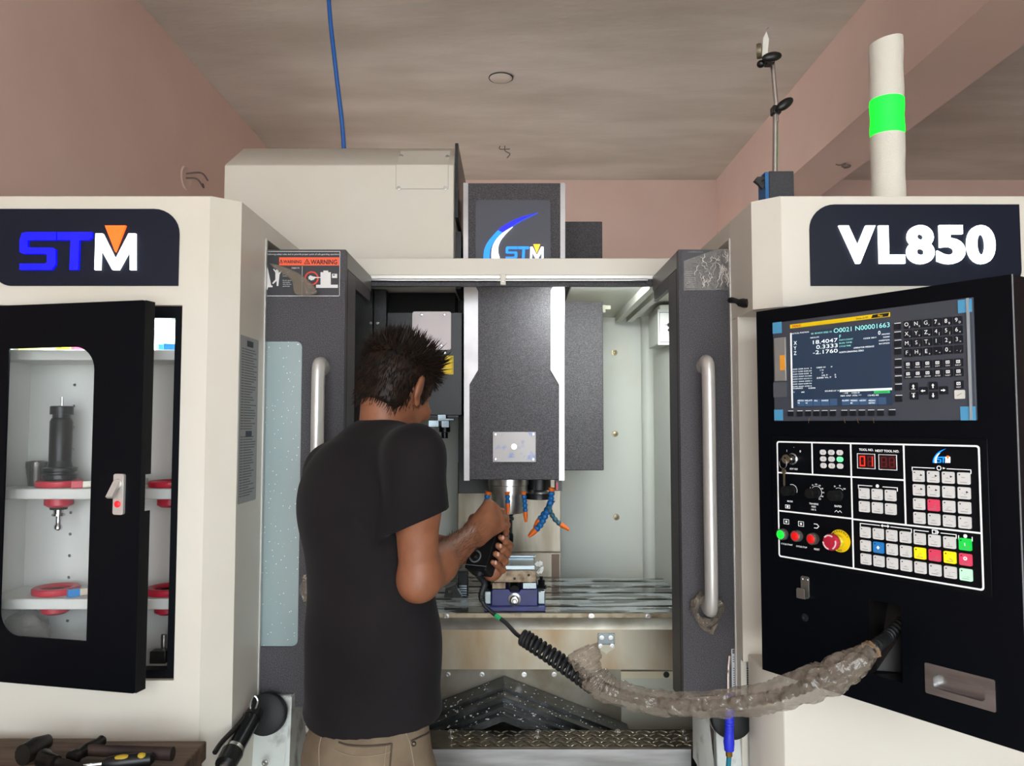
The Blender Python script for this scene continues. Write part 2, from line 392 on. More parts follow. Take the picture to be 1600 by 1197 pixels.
g = G().box(XB-.012, XB+.003, 2.088, 2.0985, .74, 2.0115); g.build('door_seal_strip', ALU, tc)
g = G(); poly = [(XCL+.016, Y0+.0165), (XA-.004, Y0+.0175), (XB-.0165, YC+.013), (XB-.0165, 2.55), (XCL+.016, 2.55)]
g.prism([(p[0], p[1]) for p in poly], ZT-.016, ZT-.001); g.build('roof', WHITE, tc)
g = G().box(XB-.0155, XB, 2.088, 2.495, 2.012, ZT); g.build('side_header', WHITE, tc)
g = G().box(XCL, XCL+.015, Y0+.0155, 2.55, .1, ZT); g.build('outer_side_panel', WHITE, tc)
g = G().box(XCL+.05, XB-.05, Y0+.05, 2.5, 0, .1); g.build('plinth', BLACK, tc)
# storage interior
g = G(F0)
outer = hole; inner = [(-1.285, .915), (-.823, .915), (-.823, 1.760), (-1.285, 1.760)]
g.prism(outer, -.05, -.016, holes=[inner]); g.build('cupboard_frame', BLACK, tc)
g = G(); xi0, xi1, zi0, zi1, yb = -1.30, -.8145, .907, 1.775, 2.07
g.box(xi0, xi1, yb, yb+.006, zi0, zi1); g.box(xi0-.006, xi0, Y0+.05, yb, zi0, zi1); g.box(xi1, xi1+.006, Y0+.05, yb, zi0, zi1)
g.box(xi0, xi1, Y0+.05, yb, zi0-.006, zi0); g.box(xi0, xi1, Y0+.05, yb, zi1, zi1+.006)
g.build('cupboard_lining', CAB_WHITE, tc)
for k in range(14):       # rows of shelf peg holes
    z = .98+.057*k
    inst('peg_hole', SCREW, Matrix.Translation((-1.18, yb, z)) @ Matrix.Rotation(math.pi/2, 4, 'X') @ Matrix.Scale(.7, 4), tc)
# cupboard lamp
g = G().box(-1.20, -.88, 1.93, 1.97, 1.745, 1.772); lampb = g.build('cupboard_lamp', mat('led_tube', 'ffffff', .4, emit=22, ecol='eefaff'), tc)
SH = []
for py, name in ((556, 'a'), (772, 'b'), (943, 'c')):
    z = W(100, py, 1.93).z; SH.append(z+.014)
    holes = []
    if py != 556: holes = [circle(x, 1.985, .036, 16) for x in (-1.163, -1.02, -.875)]
    g = G(); g.prism(rrect(xi0+.001, 1.915, xi1-.001, yb-.001, (.0, .0, 0, 0)), z-.012, z+.014, holes=holes)
    g.build('shelf', CAB_WHITE, tc, bevel=.003)
# sign board
g = G(F0); pl = PP(F0, [(-8, 450), (282, 447), (282, 327), (-8, 327)])
u0, v0 = pl[0]; u1, v1 = pl[2]
g.prism(rrect(u0, pl[1][1], u1, v1, (.04, 0, .062, 0), 8), .0005, .004); sg = g.build('sign_panel', DARKPANEL, tc)
def letters(parent, M, polys, d0, d1):
    for nm, pts, m in polys:
        G(M).prism(PP(M, pts), d0, d1).build(nm, m, parent, bevel=.0)
def stm(x0, y0, x1, y1, tri, mb, mw, mt):
    sx = lambda a: x0+(x1-x0)*a; sy = lambda b: y0+(y1-y0)*b
    q = lambda L: [(sx(a), sy(b)) for a, b in L]
    S = q([(0, .33), (.02, .17), (.06, .15), (.315, .15), (.315, .33), (.075, .33), (.07, .36), (.07, .47), (.075, .5), (.28, .5), (.31, .54), (.31, .88), (.28, 1), (0, 1), (.0, .86), (.22, .86), (.235, .83), (.235, .67), (.23, .64), (.03, .64), (0, .6)])
    T = q([(.325, .15), (.625, .15), (.625, .27), (.60, .33), (.515, .33), (.505, 1), (.43, 1), (.44, .33), (.325, .33)])
    Mm = q([(.655, .18), (.715, .18), (.825, .76), (.94, .18), (1, .18), (1, 1), (.95, 1), (.95, .55), (.855, 1), (.80, 1), (.70, .53), (.695, 1), (.645, 1)])
    Tr = q([(.735, 0), (.915, 0), (.825, .60)])
    return [('letter', S, mb), ('letter', T, mb), ('letter', Mm, mw), ('triangle_mark', Tr, mt)]
letters(sg, F0, stm(35, 354, 215, 423, None, LETBLUE, LETWHITE, LETORANGE), .004, .011)
# spec sheet on inner side
Mi = frame((XB, 0, 0), (0, 1, 0), (0, 0, 1))
pl = PP(Mi, [(371, 523), (402, 530), (399, 783), (366, 787)])
g = G(Mi); zz0 = .5*(pl[2][1]+pl[3][1]); zz1 = .5*(pl[0][1]+pl[1][1]); ya = min(p[0] for p in pl); yb2 = max(p[0] for p in pl)
ya = max(ya, 1.905)
g.prism(rrect(ya, zz0, yb2, zz1, .006), .0002, .0012, mi=0)
for k in range(58):
    if k in (0, 1, 33, 34): continue
    z = lerp(zz1-.018, zz0+.012, k/58)
    g.box(ya+.012, ya+.03, z-.0022, z, .0012, .0014, 1)
    u = ya+.034; e = yb2-.01-random.random()*.05
    g.box(u, max(u+.02, e), z-.0022, z, .0012, .0014, 1)
for zz in (zz1-.016, lerp(zz1, zz0, .585)): g.box(ya+.05, ya+.095, zz-.009, zz+.006, .0012, .0016, 2)
g.build('spec_sheet', [mat('sheet_grey', '9b9a98', .5), mat('sheet_print', '55565a', .6), mat('sheet_head', '2f3140', .6)], tc)

# cupboard door, standing ajar
hd = V(-1.305, 1.846, 0); ed = W(221, 700, 1.742); ed.z = 0
Fd = frame(hd, ed-hd, (0, 0, 1))
LD = (ed-hd).length
zt = P(Fd, 221, 469)[1]; zb = P(Fd, 209, 1084)[1]
wu = PP(Fd, [(12, 545), (147, 541), (136, 1002), (3, 990)])
win = rrect(min(wu[0][0], wu[3][0])+.004, wu[2][1], .5*(wu[1][0]+wu[2][0]), .5*(wu[0][1]+wu[1][1]), (.055, .0, .055, .0), 8)
g = G(Fd); g.prism(rrect(0, zb, LD, zt, .006, 3), -.004, 0, holes=[win])
dr = g.build('cupboard_door', BLACK, tc)
notch = [P(Fd, 221, 742)[1], P(Fd, 221, 800)[1]]
for (a, b) in ((zb, notch[1]), (notch[0], zt)):
    G(Fd).box(LD-.004, LD, a, b, -.034, -.004).build('door_edge', BLACK, dr)
G(Fd).box(LD-.004, LD, notch[1], notch[0], -.016, -.004).build('door_edge', BLACK, dr)
G(Fd).box(0, LD-.004, zt-.004, zt, -.034, -.004).build('door_edge', BLACK, dr)
G(Fd).box(0, LD-.004, zb, zb+.004, -.034, -.004).build('door_edge', BLACK, dr)
us = [p[0] for p in win]; vs2 = [p[1] for p in win]
G(Fd).box(min(us)-.012, max(us)+.012, min(vs2)-.012, max(vs2)+.012, -.008, -.005).build('door_window', WINDOWGLASS, dr)
c = P(Fd, 188, 772)
g = G(Fd); g.prism(rrect(c[0]-.0135, c[1]-.046, c[0]+.0135, c[1]+.046, .005), 0, .007); g.lathe(c[0], c[1]+.024, [(.011, .007), (.011, .010), (.009, .012)], 16)
lt = g.build('latch', ALU, dr, bevel=.001)
g = G(Fd); g.hexa([(c[0]-.008, c[1]+.03, .008), (c[0]+.008, c[1]+.03, .008), (c[0]+.003, c[1]-.008, .024), (c[0]-.014, c[1]-.008, .024)], [(c[0]-.008, c[1]+.03, .014), (c[0]+.008, c[1]+.03, .014), (c[0]+.003, c[1]-.004, .030), (c[0]-.014, c[1]-.004, .030)])
g.build('latch_lever', ALU, dr)
G(Fd).lathe(c[0], c[1]-.022, [(.0075, .006), (.0075, .010), (.005, .012), (.0001, .0125)], 14).build('latch_button', mat('latch_red', 'f0202a', .4, emit=.3), dr)

# things in the cupboard
def ring(x, y, z, lab):
    t = thing('tool_pot_ring', lab, 'tool pot', (x, y, z), 'red tool pots in the cupboard shelves')
    M = Matrix.Translation((x, y, z))
    G(M).lathe(0, 0, [(.034, .0), (.053, .0), (.055, .003), (.055, .013), (.052, .016), (.040, .016), (.034, .011), (.034, 0)], 32).build('flange', RED, t)
    G(M).lathe(0, 0, [(.0335, .008), (.0335, -.046), (.024, -.052), (.022, -.046), (.026, -.03), (.028, .008)], 24).build('sleeve', RED, t)
    return t
nm = {0: 'left end', 1: 'middle', 2: 'right end'}
for si, s_ in ((1, 'upper'), (2, 'lower')):
    for k, x in enumerate((-1.163, -1.02, -.875)):
        ring(x, 1.985, SH[si]+.0005, 'red plastic tool pot ring at %s of %s cupboard shelf' % (nm[k], s_))
x, y, z = -1.163, 1.985, SH[1]+.017
t = thing('collet_chuck', 'tall black collet chuck standing in a red pot in cupboard', 'tool holder', (x, y, z)); M = Matrix.Translation((x, y, z))
G(M).lathe(0, 0, [(.020, -.075), (.032, .0), (.036, .003), (.041, .004), (.041, .014), (.036, .017), (.036, .021), (.041, .024), (.041, .031), (.03, .034), (.0265, .05)], 32).build('flange', TOOLBLACK, t)
G(M).lathe(0, 0, [(.0265, .034), (.0265, .150), (.023, .158), (.021, .160), (.021, .168), (.0275, .170)], 32).build('body', TOOLBLACK, t)
G(M).lathe(0, 0, [(.0275, .168), (.0275, .188), (.025, .190), (.012, .190), (.0001, .186)], 18).build('clamp_nut', TOOLBLACK, t)
G(M).lathe(0, 0, [(.0025, .18), (.0025, .213), (.0001, .214)], 8).build('cutter', STEEL, t)
G(M).lathe(0, 0, [(.012, -.068), (.012, -.085), (.0155, -.086), (.0155, -.091), (.006, -.093), (.006, -.112), (.0095, -.118), (.0095, -.124), (.006, -.128), (.0001, -.128)], 14).build('pull_stud', CHROME, t)
x, y, z = -1.245, 2.02, SH[1]
t = thing('grey_collet', 'small grey metal sleeve behind the tall collet chuck', 'collet', (x, y, z)); M = Matrix.Translation((x, y, z))
G(M).lathe(0, 0, [(.019, 0), (.024, .045), (.025, .050), (.025, .062), (.018, .064), (.016, .05), (.016, .0)], 20).build('sleeve', mat('collet_grey', '6e6b68', .35, .8), t)
G(M).box(-.001, .001, -.026, -.015, .005, .062).build('slit', PRINTBLACK, t)
def tubebox(x, y, z, a, L, capm, lab, lm=None):
    R = Matrix.Translation((x, y, z+.009)) @ Matrix.Rotation(a, 4, 'Z')
    t = thing('cutter_box', lab, 'tool box', (x, y, z), 'small cutter boxes in the cupboard')
    G(R).box(0, .026, -.009, .009, -.009, .009).build('cap', capm, t, bevel=.001)
    G(R).box(.026, L, -.008, .008, -.008, .008).build('tube', lm or mat('clear_box', 'd8d3c2', .2, spec=.6), t, bevel=.001)
    return t
tubebox(-1.105, 1.935, SH[1], .5, .085, RED, 'red capped cutter box on upper cupboard shelf')
tubebox(-1.03, 2.045, SH[1], .15, .06, BLUEPL, 'blue capped cutter box at back of upper shelf')
tubebox(-1.105, 1.935, SH[2], .75, .11, BLUEPL, 'blue capped clear cutter box on lower cupboard shelf')
tubebox(-1.088, 2.0, SH[2], .55, .075, mat('cap_clear', 'c9c7bd', .3), 'clear cutter box tucked behind blue capped one')
tubebox(-1.15, 1.94, SH[0], 1.2, .05, KEYYEL, 'yellow capped box on top cupboard shelf')
tubebox(-1.115, 1.94, SH[0], .9, .05, mat('cap_pink', 'e8486a', .4), 'pink capped box on top cupboard shelf')
tubebox(-.885, 1.94, SH[0], .6, .06, BLUEPL, 'deep blue capped box at right end of top shelf')
tubebox(-.905, 1.95, SH[0], .9, .05, mat('cap_sky', '58a8e8', .4), 'pale blue capped box at right end of top shelf')
g = G().box(-1.285, -1.155, 1.99, 2.03, SH[0], SH[0]+.055).box(-1.15, -1.11, 2.0, 2.03, SH[0], SH[0]+.05, 1)
single(g, 'carton', [mat('carton_yellow', 'd8d48a', .6), mat('carton_blue', 'a9c6d6', .6)], 'pale yellow and blue carton on top cupboard shelf', 'carton', (-1.22, 2.0, SH[0]))
tubebox(-1.05, 1.95, zi0, .4, .07, BLUEPL, 'blue capped cutter box on the cupboard floor')
# small block and studs on cupboard floor
t = thing('clamp_block', 'dark steel clamp block on right of cupboard floor', 'clamp', (-.87, 1.96, zi0))
G().box(-.90, -.86, 1.94, 1.97, zi0, zi0+.03).box(-.86, -.825, 1.95, 1.975, zi0, zi0+.02).build('block', IRON, t, bevel=.002)
G(Matrix.Translation((-.885, 1.985, zi0))).lathe(0, 0, [(.012, 0), (.012, .02), (.007, .022), (.007, .06), (.0001, .061)], 10).build('stud', STEEL, t)
# crumpled bag
gb = G(); gb.ellip((-1.225, 1.97, zi0+.062), (.055, .045, .062), seg=22, rings=16)
for i, p in enumerate(gb.v):
    n_ = noise.noise(p*38)*.013+noise.noise(p*90)*.006; gb.v[i] = p+(p-V(-1.225, 1.97, zi0+.06)).normalized()*n_
    if gb.v[i].z < zi0+.001: gb.v[i].z = zi0+.001
single(gb, 'plastic_bag', film('bag_film', 'b5b2ae', .55), 'crumpled clear plastic bag at left of cupboard floor', 'bag', (-1.225, 1.97, zi0))

# ------------------------------------------------------------------ right front block of the machine
XR0 = .600; XR1 = .656; XRE = 1.42
rc = thing('control_cabinet', 'cream right machine block with lit white number sign', 'cabinet', (1.0, 1.95, 0))
ZU = W(1178, 484, 1.9).z; ZL = .905; YR = 2.05
g = G(F0); g.box(XR1, XRE, ZU, ZT, -.015, 0); g.build('front_panel', WHITE, rc, bevel=.0015)
g = G(); g.hexa([(XR1, Y0, ZU), (XR1, Y0+.016, ZU), (XR0+.01, YC+.012, ZU), (XR0, YC, ZU)], [(XR1, Y0, ZT), (XR1, Y0+.016, ZT), (XR0+.01, YC+.012, ZT), (XR0, YC, ZT)]); g.build('corner_panel', WHITE, rc)
G().box(XR0, XR0+.0155, YC+.0005, 2.088, ZU, ZT).build('inner_side_panel', WHITE, rc)
G().box(XR0, XR0+.015, 2.051, 2.088, .1, ZU-.002).build('lower_side_panel', WHITE, rc)
G().box(XR0, XR0+.0155, 2.0885, 2.495, 2.012, ZT).build('side_header', WHITE, rc)
G().box(XR0-.003, XR0+.012, 2.0885, 2.0985, .74, 2.0115).build('door_seal_strip', ALU, rc)
g = G(); g.prism([(XR0+.0165, YC+.013), (XR1+.004, Y0+.0175), (XRE-.016, Y0+.0165), (XRE-.016, 2.55), (XR0+.0165, 2.55)], ZT-.016, ZT-.001); g.build('roof', WHITE, rc)
g = G(); g.prism([(XR0+.0165, YC+.013), (XR1+.004, Y0+.0175), (XRE-.016, Y0+.0165), (XRE-.016, YR), (XR0+.0165, YR)], ZU+.0005, ZU+.012); g.build('soffit', WHITE, rc)
G().box(XR0, XRE-.016, 2.03, YR, ZL-.02, ZU).build('recess_panel', WHITE, rc)
g = G(); g.prism([(XR0+.012, 1.93), (XR0+.05, 1.872), (XRE-.016, 1.872), (XRE-.016, 2.029), (XR0+.012, 2.029)], .10, ZL); g.build('lower_block', WHITE, rc, bevel=.003)
for r_ in range(4):
    for k in range(9):
        bolt(rc, front(1.872), .70+.075*k, .60-.06*r_, G().lathe(0, 0, [(.003, 0), (.003, .0004), (.0001, .0004)], 6).mesh('vent_hole', mat('vent_dark', '77736b', .6)) if (r_, k) == (0, 0) else bpy.data.meshes['vent_hole'], name='vent_hole')
G().box(XRE-.015, XRE, Y0+.0155, 2.55, .1, ZT).build('outer_side_panel', WHITE, rc)
G().box(XR0+.05, XRE-.05, Y0+.06, 2.5, 0, .1).build('plinth', BLACK, rc)
pl = PP(F0, [(1266, 447), (1591, 320)])
g = G(F0); g.prism(rrect(pl[0][0], pl[0][1], pl[1][0], pl[1][1], (.0, .04, .0, .062), 8), .0005, .004); sg = g.build('sign_panel', DARKPANEL, rc)
a = P(F0, 1310, 413); b = P(F0, 1552, 354)
tot = b[0]-a[0]
for ch, x0, x1 in (('V', 1309, 1366), ('L', 1371, 1411), ('8', 1414, 1457), ('5', 1461, 1505), ('0', 1508, 1552)):
    e = .012 if ch in '850' else 0
    u0 = P(F0, x0, 400)[0]; u1 = P(F0, x1, 400)[0]; hh = (b[1]-a[1])*e
    G(F0).textfit(ch, u0, u1, a[1]-hh, b[1]+hh, .004, .011, bold=.045).build('letter', LETWHITE, sg)
# cable stub between door and block
p0 = W(1143, 470, 2.06); p1 = W(1152, 473, 2.03); p2 = W(1170, 472, 1.965); 
q1 = V(XR0-.002, W(1147, 470, 2.02).y, p0.z)
t = thing('door_switch_cable', 'short black cable plug at top of right sliding door', 'cable', W(1160, 473, 1.96))
G().tube(spline([W(1141, 469, 2.085), W(1150, 470, 2.05), W(1158, 474, 1.99)], 4), .008, 10).build('cable', RUBBER, t)
G().tube(spline([W(1156, 473, 1.99), W(1168, 474, 1.955), W(1174, 473, 1.94)], 4), [.010, .011, .012, .012, .012, .013, .013, .011, .009], 12).build('plug', RUBBER, t)

# ------------------------------------------------------------------ central enclosure
en = thing('machine_enclosure', 'white machine enclosure with front crossbar around the work area', 'enclosure', (0, 2.9, 0))
YX = 2.50
zc1 = W(800, 403.5, YX).z; zc0 = W(800, 430, YX).z
G().box(-.86, .80, YX, YX+.05, zc0, zc1).build('crossbar', WHITE, en, bevel=.002)
G().box(-.55, .52, YX+.004, YX+.04, zc0-.012, zc0).build('crossbar_lip', ALU, en)
G().tube([(-.475, YX-.002, zc0-.017), (.445, YX-.002, zc0-.017)], .0055, 10).build('door_rail', CHROME, en)
G().box(-.55, .52, YX+.008, YX+.03, zc0-.034, zc0-.012).build('rail_backing', BLACKTEX, en)
q = W(786, 437, YX-.006)
G().box(q.x-.009, q.x+.009, YX-.012, YX+.004, q.z-.018, q.z+.018).build('rail_bracket', WHITE, en, bevel=.002)
bolt(en, front(YX-.012), q.x, q.z-.008, SCREW, .5, name='screw')
YBK = 3.46; XSW = .63
G().box(-1.2, XSW+.05, YBK, YBK+.02, .55, 2.25).build('back_wall', WHITE_IN, en)
g = G().box(XSW, XSW+.015, 2.60, YBK, .55, 2.03); g.build('right_side_wall', WHITE_IN, en)
g = G().tube([(XSW-.02, YBK-.02, .6), (XSW-.02, YBK-.02, 2.0)], .03, 14, cap=False); g.build('corner_cove', WHITE_IN, en)
G().box(-.95, -.935, 2.60, YBK, .55, 2.03).build('left_side_wall', WHITE_IN, en)
# work area ceiling panel, ribs and lip
zr = 1.985
G().box(.21, XSW, 2.60, YBK, zr, zr+.012).build('roof_panel', WHITE_IN, en)
G().box(.21, .38, 3.10, 3.13, 1.955, zr).build('roof_rib', WHITE_IN, en)
zl0 = W(900, 484, 3.12).z
g = G().box(.21, W(954, 484, 3.12).x, 3.11, 3.30, zl0, zl0+.05); g.build('duct_box', WHITE_IN, en, bevel=.002)
for dx in (0, .05):
    G().box(.46+dx, .485+dx, 2.55, 3.40, zr-.03, zr).build('roof_rail', WHITE_IN if dx == 0 else ALU, en)
lp = G().box(.16, .58, 2.553, 2.598, 1.988, 2.02); lo = lp.build('work_lamp_housing', ALU, en, bevel=.002)
G().box(.17, .57, 2.558, 2.593, 1.984, 1.9875).build('work_lamp_diffuser', mat('lamp_diffuser', 'ffffff', .4, emit=8, ecol='e8fff8'), en)
ll = bpy.data.lights.new('work_lamp', 'AREA'); ll.shape = 'RECTANGLE'; ll.size = .40; ll.size_y = .034; ll.energy = 10; ll.color = (.95, 1, .97)
lo_ = bpy.data.objects.new('work_lamp', ll); COL.objects.link(lo_); lo_.location = (.37, 2.577, 1.982); lo_.rotation_euler = (math.radians(32), 0, 0)
# gauge window on the side wall
ms = frame((XSW, 0, 0), (0, -1, 0), (0, 0, 1))
y0g, y1g = 3.0, 3.24
zg0, zg1 = W(1035, 540, 3.1).z, W(1035, 482, 3.1).z
g = G().box(XSW-.05, XSW, y0g, y1g, zg0, zg1); g.build('gauge_box', WHITE_IN, en, bevel=.004)
mw = front(y0g)
g = G(mw); u0, u1 = XSW-.055, XSW+.03
g = G(front(3.0)); c0 = P(front(3.0), 1028, 539); c1 = P(front(3.0), 1046, 484)
g.box(c0[0], c0[0]+.12, c0[1], c1[1], 0, .004); g.build('gauge_plate', CAB_WHITE, en)
g = G(front(3.0)); cc = P(front(3.0), 1044, 508)
g.box(c0[0]+.006, c0[0]+.1, c0[1]+.01, c0[1]+.0115, .004, .0045).box(c0[0]+.006, c0[0]+.0075, c0[1]+.01, c1[1]-.012, .004, .0045)
g.box(c0[0]+.006, c0[0]+.1, c1[1]-.0125, c1[1]-.011, .004, .0045)
g.prism(circle(cc[0]+.003, cc[1], .008, 10), .004, .006); g.prism(circle(cc[0]+.003, cc[1]-.02, .006, 10), .004, .006); g.box(cc[0]-.012, cc[0], cc[1]-.001, cc[1]+.001, .004, .005)
g.build('gauge_marks', PRINTBLACK, en)
Fb = front(YBK)
for px, py in ((960, 551), (961, 678), (963, 808)):
    u, v = P(Fb, px, py)
    inst('wall_plug', G().lathe(0, 0, [(.0001, .004), (.006, .004), (.009, .002), (.0135, .002), (.0145, 0)], 14).mesh('wall_plug', mat('plug_metal', 'a89b7e', .35, .7)) if py == 551 else bpy.data.meshes['wall_plug'], Fb @ Matrix.Translation((u, v, 0)), en)
# lower front: tread step, stainless front, base
ZS = .60
YS0, YS1 = 2.197, 2.318
sx0, sx1 = W(398, 1160, YS0).x, W(1092, 1150, YS0).x
G().box(-.58, W(1080, 1160, YS0).x, YS0+.003, YS0+.012, .12, ZS-.006).build('front_splash_panel', BRUSHED, en)
G().box(-.60, sx1+.005, YS0, YS1, ZS-.006, ZS).build('tread_step', TREAD, en, bevel=.001)
lug = G(); R = Matrix.Rotation
dm = G(); dm.ellip((0, 0, 0), (.013, .0035, .0022), seg=8, rings=4); dmm = dm.mesh('tread_lug', mat('tread_lug_steel', '8d8576', .28, .9))
n = 0
for r_ in range(5):
    for k in range(43):
        x = -.535+.0245*k+(.012 if r_ % 2 else 0)
        if x > sx1-.012: continue
        M = Matrix.Translation((x, YS0+.014+.0235*r_, ZS+.0003)) @ R(math.radians(38 if (k+r_) % 2 else -38), 4, 'Z')
        if x > -.17: inst('tread_lug', dmm, M, en)
for px, py in ((840, 1134), (839, 1153), (706, 1134), (705, 1153), (1062, 1134), (1072, 1154), (962, 1134)):
    q = onz(px, py, ZS); q.x = q.x; inst('bolt', BOLT, Matrix.Translation((q.x, min(max(q.y, YS0+.012), YS1-.012), ZS)), en)
G().box(-.66, .68, 2.32, 2.42, .1, .55).build('base_trough', DARKSTEEL, en)
G().box(-.68, .62, 2.30, 3.46, 0, .1).build('machine_base', BLACK, en)
# dark sump behind the step
G().box(-.66, .66, 2.42, 2.66, .48, .50).build('sump_floor', DARKSTEEL, en)
# base corner covers with round plugs, left and right
g = G(); 
for sgn, x0, x1, nm_ in ((-1, W(396, 1100, 2.1).x, W(459, 1100, 2.1).x, 'l'), (1, W(1112, 1150, 2.1).x, W(1176, 1150, 2.1).x, 'r')):
    ztp = W(430, 1083, 2.10).z if sgn < 0 else W(430, 1112, 2.1).z
    xs0, xs1 = min(x0, x1), max(x0, x1)
    g = G(); g.hexa([(xs0, 2.03, .46), (xs1, 2.03, .46), (xs1, 2.098, .46), (xs0, 2.098, .46)], [(xs0+.005, 2.08, ztp), (xs1-.001, 2.08, ztp), (xs1-.001, 2.098, ztp), (xs0+.005, 2.098, ztp)])
    g.box(xs0-.02, xs1+(.14 if sgn < 0 else 0.02), 2.02, 2.19, .10, .585 if sgn < 0 else .57)
    cv = g.build('base_corner_cover', WHITE_DIRTY, en, bevel=.003)
    g = G()
    if sgn < 0:
        g.hexa([(xs1, 2.02, .59), (xs1+.012, 2.02, .585), (xs1+.012, 2.19, .585), (xs1, 2.098, .59)], [(xs1, 2.07, ztp), (xs1+.003, 2.07, ztp), (xs1+.003, 2.19, ztp), (xs1, 2.098, ztp)])
    else:
        g.hexa([(xs0-.03, 2.10, .575), (xs0-.004, 2.04, .56), (xs0-.004, 2.098, .56), (xs0-.03, 2.19, .575)], [(xs0-.03, 2.10, ztp+.02), (xs0-.018, 2.06, ztp+.01), (xs0-.018, 2.098, ztp+.01), (xs0-.03, 2.19, ztp+.02)])
    g.build('splash_flange', WHITE_DIRTY, en)
    cx, cz = ((W(417, 1112, 2.06).x, W(417, 1114, 2.06).z) if sgn < 0 else (W(1141, 1120, 2.06).x, W(1141, 1120, 2.06).z))
    M = frame((cx, 2.052, cz), (1, 0, 0), (0, .22, 1))
    G(M).lathe(0, 0, [(.0001, .012), (.048, .012), (.052, .009), (.053, -.012)], 32).build('round_plug', RUBBER, en)
bolt(en, front(2.02), W(414, 1192, 2.02).x, W(414, 1192, 2.02).z, BOLT, 1.0)

